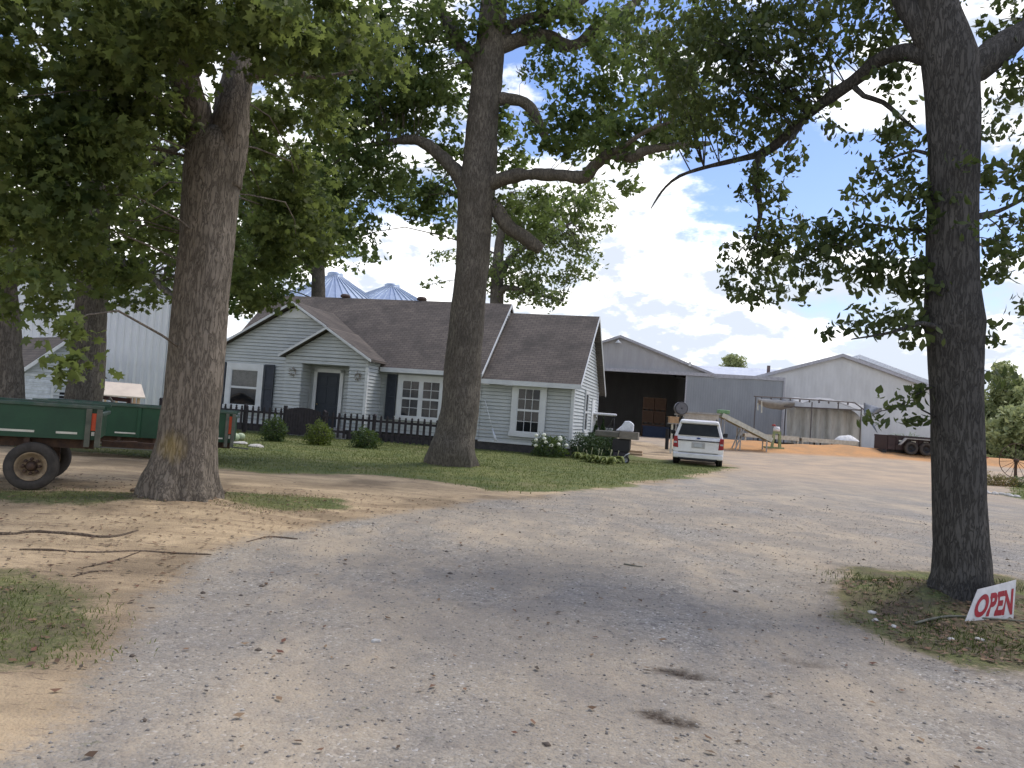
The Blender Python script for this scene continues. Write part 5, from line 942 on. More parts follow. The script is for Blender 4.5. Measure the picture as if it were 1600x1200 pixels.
# ------------------------------------------------------------ wagons
GRN = mat('green_wagon_paint', (.018, .075, .035), .5, (.012, .05, .026), 1.6, spec=.4, bump=.15, bscale=3); GRT = mat('green_rim_paint', (.04, .09, .06), .5, (.10, .12, .10), 5); RUST = mat('rusty_steel', (.10, .06, .04), .85, (.05, .035, .03), 9); STRIPE = mat('white_stripe', (.72, .70, .60), .5); ORG = mat('orange_reflector', (.75, .10, .03), .4); DUSTR = mat('dusty_tyre', (.075, .066, .058), .95, (.045, .04, .036), 8); RIMT = mat('tan_rim', (.36, .27, .17), .7, (.20, .14, .09), 10); WORN = mat('worn_timber', (.15, .15, .12), .9, (.09, .10, .08), 6)
def wagon(origin, L_, Wd, z0, z1, label, wheels, rz=0, stripes=(), ribs=(), chk=True):
    t = thing('farm_wagon', origin, label, 'wagon', rz, 'green farm wagons')     # local: right near corner at 0, box runs to -L_, back to +Wd
    m = MB(); th = .04
    for y0, y1 in ((0, th), (Wd-th, Wd)): m.box(-L_, 0, y0, y1, z0, z1)
    m.box(-L_, -L_+th, th, Wd-th, z0, z1); m.box(-th, 0, th, Wd-th, z0, z1-.1); m.box(-L_+th, -th, th, Wd-th, z0, z0+.04); m.build('box', GRN, t)
    m = MB()
    for y in (-.035, Wd-.02): m.box(-L_-.03, .05, y, y+.06, z1, z1+.05)
    m.box(-L_-.03, -L_+.05, .025, Wd-.02, z1, z1+.05); m.box(-.02, .05, .025, Wd-.02, z1-.1, z1-.05); m.build('rim', GRT, t, bevel=.01)
    for x in ribs: m = MB(); m.prism([(x-.05, -.001), (x+.05, -.001), (x+.03, -.035), (x-.03, -.035)], z0, z1-.01, 'z'); m.build('rib', GRN, t)
    for x in (-.13, .0): m = MB(); m.box(x-.035, x+.035, -.06, -.001, z0-.1, z1); m.build('post', WORN, t, bevel=.006)
    m = MB(); m.box(-.095, -.035, -.02, -.003, z0+.30*(z1-z0), z1-.06); m.build('reflector', ORG, t); m = MB(); m.box(-.085, -.045, -.02, -.003, z0+.14*(z1-z0), z0+.26*(z1-z0)); m.build('tag_plate', STRIPE, t)
    for a, b in stripes: m = MB(); m.box(a, b, -.006, -.002, z0+.07, z0+.10); m.build('stripe', STRIPE, t)
    m = MB()
    for y in (.2, Wd-.3): m.box(-L_+.05, -.05, y, y+.1, z0-.14, z0)
    for x in np.arange(-L_+.2, 0, .7): m.box(x, x+.07, .05, Wd-.05, z0-.1, z0-.002)
    m.build('chassis', RUST, t)
    for x, r in wheels:
        m = MB(); m.box(x-.05, x+.05, .05, Wd-.05, r-.05, r+.05); m.box(x-.2, x+.2, .28, .34, r, z0-.1); m.box(x-.2, x+.2, Wd-.34, Wd-.28, r, z0-.1); m.build('axle', RUST, t)
        for y in (.02, Wd-.04):
            a, b = MB(), MB(); wheel(a, b, (x, y, r), r, .24, 'y', .6); w_ = a.build('wheel', DUSTR, t, True); b.build('rim_disc', RIMT, w_, True); hbm = MB(); sd2 = -1 if y < .5 else 1; hbm.lathe([(0, .13), (.05, .12), (.06, .03), (.075, .02)], 14, Matrix.Translation((x, y, r)) @ Matrix.Rotation(-sd2*PI/2, 4, 'X')); hbm.build('hub_cap', RUST, w_, True)
            for q_ in range(8): aa = 2*PI*q_/8; hb2 = MB(); hb2.lathe([(0, .085), (.022, .083), (.024, .03)], 8, Matrix.Translation((x+math.cos(aa)*r*.3, y, r+math.sin(aa)*r*.3)) @ Matrix.Rotation(-sd2*PI/2, 4, 'X')); hb2.build('wheel_bolt', RUST, w_, True)
    return t
o1 = at(152, 690, 10.95); o1.z = 0; z1a = at(150, 634, 10.95).z-.05; z0a = at(152, 688, 10.95).z; xw = at(45, 732, 10.95).x-o1.x+.16
w1 = wagon(o1, 4.6, 1.5, z0a, z1a, 'nearer green farm wagon with one dusty wheel showing at the left edge', [(xw, .33), (xw-2.6, .33)], rad(24), [(-1.85, -.78), (-.52, -.26)], (-1.3, -2.5, -3.6))
m = MB(); m.bar((0.02, .6, z0a-.08), (.95, .7, z0a-.1), .09); m.bar((.2, .35, z0a-.03), (.5, .38, z0a-.02), .14, .02); m.build('tongue', RUST, w1)
o2 = at(362, 696, 17.0); o2.z = 0; z1b = at(360, 643, 17).z-.05; z0b = at(362, 692, 17).z
w2 = wagon(o2, 3.9, 1.6, z0b, z1b, 'farther green farm wagon parked behind the massive maple trunk', [(at(298, 700, 17).x-o2.x, .36)], rad(17), [(-3.25, -2.6), (-2.35, -1.9), (-.6, -.2)], (-.85, -1.9, -2.75))
m = MB(); m.box(-2.98, -2.62, -.012, -.003, z1b-.13, z1b-.04); m.build('maker_label', mat('pale_label', (.42, .48, .44), .5, (.12, .2, .15), 40), w2)
m = MB(); m.box(-3.4, -.3, -.02, .06, z0b-.26, z0b-.22); m.bar((-3.0, -.1, z0b-.24), (-2.6, -.12, z0b-.1), .05); m.bar((.0, .1, z0b-.1), (.35, .12, z0b-.12), .1, .03); m.build('underside_rack', WORN, w2)

# ------------------------------------------------------------ cars
CARW = mat('white_car_paint', (.72, .72, .70), .3, (.60, .585, .55), 1.4, coat=.5, spec=.5); CGL = glassmat('car_glass', (.015, .02, .025), .25, .02); CBLK = mat('black_plastic', (.02, .02, .022), .55); CRED = mat('tail_light_red', (.30, .015, .02), .25); CHR = mat('chrome', (.6, .6, .62), .2, metal=1); CGR = mat('plate_white', (.5, .52, .52), .5)
def carbody(m, prof, wz, seg=0):
    """side profile (y,z) widened by wz(z); mirrored"""
    n = len(prof); vs = [(-wz(z, y), y, z) for y, z in prof]+[(wz(z, y), y, z) for y, z in prof]
    m.add(vs, [tuple(range(n)), tuple(range(2*n-1, n-1, -1))]+[(i, i+n, (i+1) % n+n, (i+1) % n) for i in range(n)])
def arch(cy, r, z0, n=9): return [(cy+r*math.cos(PI-PI*k/(n-1)), z0+r*math.sin(PI-PI*k/(n-1))) for k in range(n)][::1]
def make_car(t, paint, ln, wb, hw_, zroof, zbelt, zhood, rearslope, winslope, wr):
    ra = .98; fa = ra+wb; z0 = .36
    lowp = [(0.03, z0+.02)]+arch(ra, wr+.07, z0)+arch(fa, wr+.07, z0)+[(ln-.03, z0), (ln, .62), (ln-.06, .85), (ln-.45, zhood), (fa-.25, zhood+.09), (.1, zbelt), (.03, zbelt-.1), (0, .95), (-.02, .6), (.0, .5)]
    m = MB(); carbody(m, lowp, lambda z, y: hw_*(1-.12*max(0, (z-.9))**1)-(.02 if z < .45 else 0)-(.10*max(0, (y-ln+.6)/.6) if y > ln-.6 else 0)); bd = m.build('body', paint, t, bevel=.05, seg=3)
    gp_ = [(.08, zbelt-.03), (.08+rearslope*.75, zroof-.14), (.16+rearslope, zroof-.03), (1.6, zroof), (2.6, zroof-.01), (fa-.95-winslope*.1, zroof-.1), (fa-.2+winslope*.2, zhood+.06)]
    ww = lambda z, y: hw_*.955-(z-zbelt)*.30*(hw_)
    m = MB(); carbody(m, gp_, ww); m.build('cabin', paint, t, bevel=.05, seg=3)
    sg = MB()
    for s in (-1, 1):
        for y0, y1 in ((.55, 1.45), (1.53, 2.45), (2.53, 3.4)):
            pts = [(y0+(.1 if y0 < 1 else 0), zbelt+.03), (y1, zbelt+.03), (min(y1, fa-1.0), zroof-.16), (y0+(.22 if y0 < 1 else .02), zroof-.16)]
            q = [(s*(ww(z, y)+.008), y, z) for y, z in pts]+[(s*(ww(z, y)-.01), y, z) for y, z in pts]; sg.add(q, [(0, 1, 2, 3), (7, 6, 5, 4), (0, 4, 5, 1), (1, 5, 6, 2), (2, 6, 7, 3), (3, 7, 4, 0)])
    sg.build('side_window', CGL, t)
    m = MB(); ys = [(fa-.2+winslope*.2-.06, zhood+.10), (fa-.95-winslope*.1+.02, zroof-.14)]; q = []
    for d in (.03, .0):
        for (y, z), s in ((ys[0], -1), (ys[0], 1), (ys[1], 1), (ys[1], -1)): q.append((s*(ww(z, y)-.08), y+d, z+d))
    m.add(q, [(0, 1, 2, 3), (7, 6, 5, 4), (0, 4, 5, 1), (1, 5, 6, 2), (2, 6, 7, 3), (3, 7, 4, 0)]); m.build('windscreen', CGL, t)
    for s in (-1, 1):
        for y in (ra, fa): a, b = MB(), MB(); wheel(a, b, (s*(hw_-.13), y, wr), wr, .26); w_ = a.build('wheel', RUBBER, t, True); b.build('rim', CHR, w_, True)
        m = MB(); m.prism([(s*(hw_-.02), zbelt), (s*(hw_+.22), zbelt+.02), (s*(hw_+.24), zbelt+.2), (s*(hw_+.05), zbelt+.2)], fa-1.05, fa-.93); m.build('mirror', CBLK if paint is CARW else paint, t, bevel=.03)
    m = MB(); m.box(-hw_+.1, hw_-.1, .15, ln-.2, .28, .42); m.build('underbody', CBLK, t); return gp_, ww
c0 = gp(1089, 728.5, hz(7.6, 31)); SUV = thing('parked_suv', gnd(c0.x, c0.y), 'white sport utility vehicle seen from behind, parked on the grass edge', 'car', -rad(14))
gpf, ww = make_car(SUV, CARW, 5.3, 3.1, 1.02, 1.93, 1.22, 1.12, .25, .5, .40)
m = MB(); q = []      # tailgate glass
for dd_ in (-.035, 0):
    for x, z in ((-.84, 1.25), (.84, 1.25), (.70, 1.72), (-.70, 1.72)):
        f = (z-1.19)/.6; q.append((x, .08+.19*f+dd_, z))
m.add(q, [(0, 1, 2, 3), (7, 6, 5, 4), (0, 4, 5, 1), (1, 5, 6, 2), (2, 6, 7, 3), (3, 7, 4, 0)]); m.build('rear_window', mat('dark_rear_glass', (.010, .014, .018), .12, (.02, .026, .03), 2, spec=.12), SUV)
m = MB(); m.prism([(-.8, 1.74), (.8, 1.74), (.74, 1.86), (-.74, 1.86)], .13, .4); m.build('roof_spoiler', CARW, SUV, bevel=.03)
for s in (-1, 1):
    m = MB(); m.prism([(s*.80, .72), (s*1.015, .74), (s*1.005, 1.18), (s*.86, 1.2), (s*.83, .98)], -.045, .12); tl = m.build('tail_light', CRED, SUV, bevel=.02); m = MB(); m.box(s*.93-.06, s*.93+.06, -.05, -.04, .9, .97); m.build('reverse_lens', CGR, tl)
    m = MB(); m.tube([(s*.70, .55, 1.93), (s*.70, .8, 1.985), (s*.70, 2.6, 1.985), (s*.70, 2.85, 1.92)], .02, 6); m.build('roof_rail', CBLK, SUV, True)
m = MB(); m.box(-.84, .84, -.045, -.0, 1.02, 1.06); m.build('tailgate_strip', CBLK, SUV, bevel=.01)
m = MB(); m.box(-.80, .80, -.03, .0, .54, .555); m.build('tailgate_seam', CBLK, SUV)
m = MB(); m.box(-.27, .27, -.032, -.01, .74, .97); m.build('plate_recess', mat('grey_recess', (.45, .44, .42), .5), SUV, bevel=.015); m = MB(); m.box(-.16, .16, -.045, -.033, .78, .92); m.build('number_plate', CGR, SUV, bevel=.006)
m = MB(); m.prism([(-1.0, .30), (1.0, .30), (1.02, .52), (-1.02, .52)], -.10, .3); m.build('bumper', CARW, SUV, bevel=.05, seg=3); m = MB(); m.prism([(-.7, .22), (.7, .22), (.8, .33), (-.8, .33)], -.105, .3); m.build('lower_valance', CBLK, SUV, bevel=.02)
m = MB(); m.lathe([(0, 0), (.095, 0), (.095, .012), (0, .014)], 28, Matrix.Translation((0, -.0, 1.15)) @ Matrix.Rotation(PI/2, 4, 'X') @ Matrix.Diagonal((1, .42, 1, 1))); bdg = m.build('emblem', CHR, SUV); m = MB(); m.lathe([(0, .012), (.08, .013), (.08, .018), (0, .02)], 28, Matrix.Translation((0, 0, 1.15)) @ Matrix.Rotation(PI/2, 4, 'X') @ Matrix.Diagonal((1, .42, 1, 1))); m.build('emblem_centre', mat('emblem_blue', (.02, .06, .22), .3), bdg)
c1_ = at(-4, 640, 21); CAR2 = thing('parked_car', (c1_.x+1.1-5.0, c1_.y, 0), 'dark car behind the nearer wagon, only its windscreen and bonnet showing', 'car', -PI/2)
make_car(CAR2, mat('dark_car_paint', (.02, .028, .035), .3, coat=.6, spec=.5), 4.9, 2.85, .93, at(-30, 583, 21).z, at(10, 615, 21).z-.10, at(36, 624, 21).z-.02, .5, .9, .34)

# ------------------------------------------------------------ farm gear in front of the barns
def standz(x, y): return hz(x, y)
GRY = mat('grey_gear_paint', (.36, .35, .33), .6, (.24, .23, .21), 4); TAN = mat('tan_hopper', (.46, .43, .38), .6, (.36, .32, .27), 4); CARD = mat('cardboard', (.42, .27, .15), .85); OLIVE = mat('olive_belt', (.24, .26, .15), .8, (.13, .14, .09), 6); CREAM = mat('cream_rail', (.55, .54, .46), .6, (.40, .38, .30), 6)
Yh = 46; a = at(1066, 690, Yh); H_ = thing('hopper_trailer', gnd(a.x, a.y), 'tan sheet-metal hopper standing just behind the white vehicle', 'hopper', rad(-10)); zt = at(1095, 646, Yh).z-H_.location.z; zb = at(1095, 662, Yh).z-H_.location.z; wx = at(1122, 650, Yh).x-a.x
m = MB(); q = [(0, 0, zt), (wx, 0, zt), (wx, 1.6, zt), (0, 1.6, zt), (.15, .15, zb-.6), (wx-.1, .15, zb-.6), (wx-.1, 1.4, zb-.6), (.15, 1.4, zb-.6)]; m.add(q, [(0, 1, 5, 4), (1, 2, 6, 5), (2, 3, 7, 6), (3, 0, 4, 7), (4, 5, 6, 7)]); hh = m.build('bin', TAN, H_); hh.modifiers.new('t', 'SOLIDIFY').thickness = .03
m = MB(); 
for p_, q_ in (((-.03, -.03), (wx+.03, -.03)), ((wx+.03, -.03), (wx+.03, 1.63)), ((wx+.03, 1.63), (-.03, 1.63)), ((-.03, 1.63), (-.03, -.03))): m.bar((*p_, zt+.02), (*q_, zt+.02), .1)
m.build('rim', GRY, H_)
for x, y in ((.1, .1), (wx-.1, .1), (wx-.1, 1.5), (.1, 1.5)): m = MB(); m.bar((x, y, -.1), (x, y, zb), .09); m.build('leg', GRY, H_)
# drum fan on the hopper's left
a = at(1063, 652, Yh-1); f0 = gnd(a.x, a.y); zc = at(1063, 638, Yh-1).z-f0.z; FN = thing('drum_fan', f0, 'round dark grey drum fan on a stand left of the tan hopper', 'fan'); m = MB(); m.lathe([(.0, .1), (.2, .1), (.38, -.2), (.38, .2), (.34, .2), (.34, -.18), (.0, -.1)], 24, Matrix.Translation((0, 0, zc)) @ Matrix.Rotation(PI/2, 4, 'X')); m.build('drum', mat('dark_drum', (.09, .09, .10), .5), FN, True); m = MB(); m.lathe([(.05, 0), (.33, .0), (.33, .02), (.05, .02)], 24, Matrix.Translation((0, -.22, zc)) @ Matrix.Rotation(PI/2, 4, 'X')); m.build('grille', mat('dark_grille', (.14, .14, .15), .5), FN)
m = MB(); m.bar((-.25, 0, 0), (-.2, 0, zc-.3), .06); m.bar((.25, 0, 0), (.2, 0, zc-.3), .06); m.bar((-.35, 0, zc-.36), (.5, 0, zc-.36), .08); m.build('stand', GRY, FN)
a = at(1050, 692, 43); TR = thing('trestle_post', gnd(a.x, a.y), 'slim grey stand left of the white vehicle, holding a carton', 'stand'); zc = at(1050, 661, 43).z-TR.location.z; m = MB(); m.bar((-.05, 0, -.05), (-.05, 0, zc-.04), .1); m.build('post', CREAM, TR); m = MB(); m.box(-.3, .3, -.2, .2, zc-.04, zc); m.build('tray', GRY, TR); m = MB(); m.bar((-.28, 0, .2), (-.3, -.02, zc-.35), .14); m.build('brace', CBLK, TR)
m = MB(); m.box(-.26, .26, -.2, .2, 0, .36); m.box(-.34, -.26, -.2, .2, .34, .36); m.box(.26, .34, -.2, .2, .34, .36); o = m.build('carton', CARD, None, bevel=.006); o.location = TR.location+Vector((0, 0, zc+.003)); tag(o, 'brown cardboard carton on the slim stand beside the vehicle roof', 'box')
# conveyor
Yc = 49; a = at(1126, 650, Yc); b = at(1203, 689, Yc); cb = gnd(a.x, a.y); CV = thing('conveyor', cb, 'sloping olive belt conveyor running down to the right behind the white vehicle', 'conveyor'); A = a-cb; Bv = b-cb
m = MB(); m.bar(A, Bv, .85, .1); m.build('belt', OLIVE, CV); 
for s in (-1, 1): m = MB(); m.bar(A+Vector((0, s*.45, .06)), Bv+Vector((0, s*.45, .06)), .06, .28); m.build('side_rail', CREAM if s < 0 else GRY, CV)
for f in (.05, .38, .44, .9):
    p_ = A.lerp(Bv, f); 
    for s in (-.4, .4): m = MB(); m.bar(p_+Vector((0, s, -.12)), Vector((p_.x-(.5 if f == .44 else 0), s, hz(cb.x+p_.x, cb.y)-cb.z-.05)), .07); m.build('leg', GRY, CV)
m = MB(); m.box(-.2, .5, -.3, .3, A.z+.15, A.z+.4); m.build('motor_housing', mat('green_housing', (.10, .22, .10), .5, (.2, .3, .15), 6), CV, bevel=.05, seg=3)
# two roller tables
def table(u0, u1, v0, Yt, lb):
    a = at(u0, v0, Yt); b = at(u1, v0+(u1-u0)*.0735, Yt); g0_ = gnd(a.x, a.y); t = thing('grading_table', g0_, lb, 'table', group='long grading tables under the canopy'); A = a-g0_; Bv = b-g0_; Bv.z = A.z
    m = MB(); m.bar(A+Vector((0, -.6, -.1)), Bv+Vector((0, -.6, -.1)), .06, .3); m.bar(A+Vector((0, .6, -.1)), Bv+Vector((0, .6, -.1)), .06, .3); m.build('rail', CREAM, t); m = MB(); m.bar(A, Bv, 1.14, .06); m.build('bed', GRY, t)
    n = 4
    for k in range(n):
        p_ = A.lerp(Bv, (k+.06)/(n-.88)); 
        for s in (-.55, .55): m = MB(); m.bar(p_+Vector((0, s, -.2)), Vector((p_.x, s, hz(g0_.x+p_.x, g0_.y+s)-g0_.z-.1)), .09); m.build('leg', CREAM if k in (0, 3) else CBLK, t)
    m = MB(); m.bar(A+Vector((.3, 0, -.52)), Bv+Vector((-.3, 0, -.52)), .9, .16); m.build('lower_shelf', CBLK, t); return t
T1_ = table(1160, 1244, 677, 55, 'left grading table with pale rails, right of the conveyor foot'); T2_ = table(1248, 1334, 684, 55, 'right grading table with pale rails, a white sheet heaped on its end')
a = at(1323, 686, 55); o = MB(); prf = [(.9, 0), (.8, .12), (.5, .3), (.2, .38), (0, .4)]; o.lathe(prf, 18); o.v = [(x*.95+.15*noise.noise(Vector((x*3, y*3, 5))), y*.5, max(0, z*(1+.4*noise.noise(Vector((x*4, y*4, 0)))))) for x, y, z in o.v]; s_ = o.build('heaped_sheet', mat('white_cloth', (.75, .75, .73), .8), None, True); s_.location = (a.x, a.y, T2_.location.z+(at(1248, 684, 55).z-T2_.location.z)+.035); tag(s_, 'white cloth sheet heaped on the end of the right grading table', 'cloth')
# green pump
a = at(1212, 698, 50); PU = thing('hand_pump', gnd(a.x, a.y), 'small green stand pump with red and white top beside the left grading table', 'pump'); zt = at(1213, 664, 50).z-PU.location.z; PG = mat('pump_green', (.14, .22, .08), .6, (.35, .33, .2), 8)
m = MB(); m.prism([(-.32, -.1), (-.2, -.1), (-.1, zt*.62), (.14, zt*.62), (.2, -.1), (.34, -.1), (.26, zt*.72), (-.2, zt*.72)], -.12, .12); m.build('frame', PG, PU); m = MB(); m.tube([(0, 0, zt*.72), (0, 0, zt*.82), (0, 0, zt*.93)], [.2, .22, .16], 12); m.build('motor', mat('white_metal', (.7, .68, .66), .5), PU, True); m = MB(); m.tube([(-.05, 0, zt*.88), (-.16, 0, zt), (-.3, 0, zt*.97)], .06, 8); m.build('handle', mat('red_metal', (.35, .05, .04), .5), PU, True); m = MB(); m.box(-.75, .5, -.2, .2, -.15, .06); m.build('skid', PG, PU)

# canopy
Yk = 57; fa_ = at(1180, 700, Yk); CN = thing('torn_canopy', gnd(fa_.x, fa_.y), 'makeshift grey tarp canopy on a pole frame with string lights in front of the barns', 'canopy'); ko = CN.location
def K(u, v, dy=0): p = at(u, v, Yk+dy); return p-ko
POLE = mat('dark_pole', (.12, .105, .10), .6); TARP = mat('grey_tarp', (.33, .33, .32), .75, (.24, .24, .235), 2.5); TARP2 = mat('curtain_tarp', (.42, .41, .375), .7, (.31, .30, .27), 2, stretch=(2.5, 1, .5)); TARPD = mat('dark_blue_tarp', (.12, .14, .17), .7, (.24, .26, .29), 3)
for u, v0, v1, dy in ((1181, 620, 690, 0), (1269, 628, 700, -.02), (1346, 638, 703, 0), (1228, 630, 700, 3), (1310, 630, 700, 3)):
    p_ = K(u, v0, dy); q = K(u, v1, dy); m = MB(); m.bar(p_, (p_.x, p_.y, hz(ko.x+p_.x, ko.y+p_.y)-ko.z-.2), .065); m.build('pole', POLE, CN)
for pts in ([(1178, 619), (1230, 622), (1290, 626), (1335, 629)], [(1335, 629), (1350, 640)], [(1225, 635), (1346, 641)]): m = MB(); m.tube([K(u, v, -.05) for u, v in pts], .045, 6); m.build('crossbar', POLE, CN)
for u in range(1190, 1336, 15): f = (u-1178)/157; p_ = K(u, 619+f*10, -.06); m = MB(); m.lathe([(0, -.22), (.07, -.17), (.075, -.1), (.03, -.02), (.03, 0)], 8, Matrix.Translation(p_)); m.build('bulb', POLE, CN, True)
def sheet(nm, fn, nu, nv, mt, thick=.02):
    m = MB(); 
    for i in range(nu+1):
        for j in range(nv+1): m.v.append(tuple(fn(i/nu, j/nv)))
    for i in range(nu):
        for j in range(nv): a = i*(nv+1)+j; m.f.append((a, a+1, a+nv+2, a+nv+1))
    o = m.build(nm, mt, CN, True); s = o.modifiers.new('t', 'SOLIDIFY'); s.thickness = thick; return o
def f1(s, t):     # roof sheet with sag and wrinkles, from front bar to back
    u = 1238+s*112; v = 622+s*13+ -6*math.sin(PI*min(1, max(0, (s-.15)/.7)))*(1-t*.4)+(1-t)*6*(1-math.sin(PI*s)*.5); p = K(u, v, t*3.6-.1); p.z += .12*noise.noise(Vector((s*9, t*3, 0)))+.1*t; return p
sheet('roof_sheet', f1, 26, 8, TARP)
def f2(s, t):     # left flap sagging between corner and table
    u = 1184+s*58; v = 622+s*4+t*(5+11*math.sin(PI*(s*.75+.12))); p = K(u, v, -.1+t*.9-.5*math.sin(PI*t)); p.z += .08*noise.noise(Vector((s*7, t*4, 3))); return p
sheet('left_flap', f2, 16, 7, TARP)
def f3(s, t):
    u = 1229+s*117; top = 634+s*6.5+(14*max(0, (s-.8)/.2)**2); v = top+(698+s*3-top)*t; p = K(u, v, 1.2+.14*math.sin(s*40+t)+.06*math.sin(s*17)); return p
sheet('side_curtain', f3, 80, 8, TARP2)
def f4(s, t):
    u = 1350+s*28; v = 629+s*9+t*(20-14*s*s)*(1-.3*s); p = K(u, v, .1+s*1.0+.3*math.sin(s*5+t*3)); return p
sheet('wind_flap', f4, 10, 6, TARPD)
def f5(s, t): u = 1349+s*21+t*(7-6*s); v = 646+s*30-t*5*(1-s); return K(u, v, .05+.2*math.sin(s*6))
sheet('torn_strip', f5, 10, 3, TARPD)
m = MB(); m.tube([K(1184, 630, -.2), K(1184, 641, -.25)], .05, 6); m.build('hanging_hook', CREAM, CN); m = MB(); m.tube([K(1190, 627, -.2), K(1190, 645, -.25)], .05, 6); m.build('hanging_hook', CREAM, CN)

# dump trailer
Yd = 50; a = at(1380, 713, Yd); DT = thing('dump_trailer', gnd(a.x, a.y), 'dark maroon tandem-axle dump trailer partly hidden behind the right trunk', 'trailer', rad(-3)); do = DT.location; DM = mat('maroon_trailer', (.045, .024, .024), .5, (.03, .02, .02), 5); dz = lambda u, v: at(u, v, Yd).z-do.z; dx = lambda u, v=700: at(u, v, Yd).x-do.x
zt = dz(1390, 680); zb = dz(1390, 702); x0 = dx(1387); x1 = dx(1530); m = MB(); wd_ = 2.0
m.box(x0, x1, 0, .06, zb, zt); m.box(x0, x1, wd_-.06, wd_, zb, zt); m.box(x1-.06, x1, .06, wd_-.06, zb, zt); m.box(x0, x1, .06, wd_-.06, zb, zb+.06); m.build('box', DM, DT)
m = MB(); m.box(x0-.05, x1+.05, -.06, .0, zt-.08, zt+.03); m.box(x0-.05, x1+.05, wd_, wd_+.06, zt-.08, zt+.03); m.build('top_rail', DM, DT)
for k in range(8): xx = x0+.5+k*.72; m = MB(); m.box(xx, xx+.07, -.055, -.001, zb, zt-.08); m.build('rib', DM, DT)
m = MB(); m.box(x0-.08, x0-.005, .06, wd_-.06, zb-.1, zt); m.build('tailgate', DM, DT); m = MB(); m.box(x0-.35, x0-.08, 0, wd_, zb-.25, zb-.05); m.build('rear_frame', CBLK, DT)
for u in (1406, 1425, 1444): xx = dx(u); m = MB(); m.box(xx-.14, xx+.14, -.075, -.06, zt-.36, zt-.27); m.build('reflector', STRIPE, DT)
r_ = .43; wx = [dx(1420), dx(1443)]
for xx in wx:
    for yy in (-.2, wd_+.2): a_, b_ = MB(), MB(); wheel(a_, b_, (xx, yy, r_+hz(do.x+xx, do.y)-do.z), r_, .24, 'y'); w_ = a_.build('wheel', DUSTR, DT, True); b_.build('rim', CBLK, w_, True)
for yy in (-.42, wd_+.05): m = MB(); m.prism([(wx[0]-.75, .55), (wx[0]-.35, .98), (wx[1]+.35, .98), (wx[1]+.8, .55), (wx[1]+.8, .60), (wx[1]+.38, 1.04), (wx[0]-.38, 1.04), (wx[0]-.75, .62)], yy, yy+.37); m.build('fender', GRY, DT)
m = MB(); m.box(x0, x1+.4, .3, .42, zb-.2, zb); m.box(x0, x1+.4, wd_-.42, wd_-.3, zb-.2, zb); m.build('chassis', CBLK, DT); m = MB(); m.bar((x1+.4, .4, zb-.1), (dx(1552), 1.0, zb-.1), .14); m.bar((x1+.4, wd_-.4, zb-.1), (dx(1552), 1.0, zb-.1), .14); m.build('drawbar', mat('red_drawbar', (.25, .05, .04), .6), DT)
m = MB(); m.bar((dx(1544), 1.0, -.3), (dx(1544), 1.0, zb+.2), .16); m.build('jack', CBLK, DT)
hpc = DT.location; m = MB(); rg_ = random.Random(3)
for k in range(70):
    p_ = Vector((dx(1425)+rg_.gauss(0, .55), .7+rg_.gauss(0, .25), zt-.3+abs(rg_.gauss(0, .18)))); q = p_+Vector((rg_.uniform(-.5, .5), rg_.uniform(-.3, .3), rg_.uniform(-.05, .3))); m.bar(p_, q, .05, .03)
m.box(dx(1420)-.7, dx(1440), .3, 1.4, zb+.065, zt-.25); m.build('brush_load', mat('pale_brush', (.45, .48, .38), .8, (.2, .24, .16), 9), DT)

# rake wheel, flower bed
c_ = at(1588, 720, 36); b_ = gnd(c_.x, c_.y); RW = thing('rake_wheel', b_, 'large rusty thin-spoked rake wheel on a post at the right edge', 'wheel'); zc = c_.z-b_.z; R0 = .80
m = MB(); m.tube([(math.cos(2*PI*k/40)*R0, 0, zc+math.sin(2*PI*k/40)*R0) for k in range(41)], .018, 6, False); m.build('rim', RUST, RW, True); m = MB(); m.lathe([(0, -.1), (.09, -.08), (.09, .08), (0, .1)], 12, Matrix.Translation((0, 0, zc)) @ Matrix.Rotation(PI/2, 4, 'X')); m.build('hub', RUST, RW, True)
for k in range(16): a = 2*PI*k/16+.1; m = MB(); m.tube([(math.cos(a)*.08, 0, zc+math.sin(a)*.08), (math.cos(a)*R0, 0, zc+math.sin(a)*R0)], .011, 5); m.build('spoke', RUST, RW)
m = MB(); m.bar((.05, .1, -.2), (.05, .1, zc+.1), .09); m.build('post', RUST, RW)
LRD = leafmat('rusty_foliage', (.10, .10, .04), (.30, .16, .09), .3); LGB = leafmat('bed_green', (.05, .08, .03), (.16, .18, .08), .3)
bush('bed_plant', 'reddish low plant at the left end of the stone-edged flower bed', 1550, 752, 33, 1.0, .55, LRD, .07, 21, 900, cat='plant'); bush('bed_plant', 'rust-tinted low plant in the middle of the stone-edged flower bed', 1571, 755, 33, 1.1, .5, LRD, .07, 22, 900, cat='plant'); bush('bed_plant', 'greener low plant at the right end of the stone-edged flower bed', 1592, 757, 33, .9, .5, LGB, .07, 23, 900, cat='plant')
for i, (u, v, s) in enumerate(((1538, 756, .16), (1546, 759, .12), (1556, 760, .14), (1567, 760, .12), (1579, 762, .15), (1590, 763, .12))): rock(u, v, s, ('leftmost pale edging stone of the flower bed, nearest the right trunk', 'second edging stone of the flower bed counting from the trunk', 'third pale edging stone of the flower bed, under the reddish plant', 'fourth pale edging stone, below the middle plant of the bed', 'fifth and larger edging stone of the flower bed, by the wheel post', 'last edging stone of the flower bed at the picture edge')[i], 'edging_stone', 'pale stones edging the flower bed', .3)
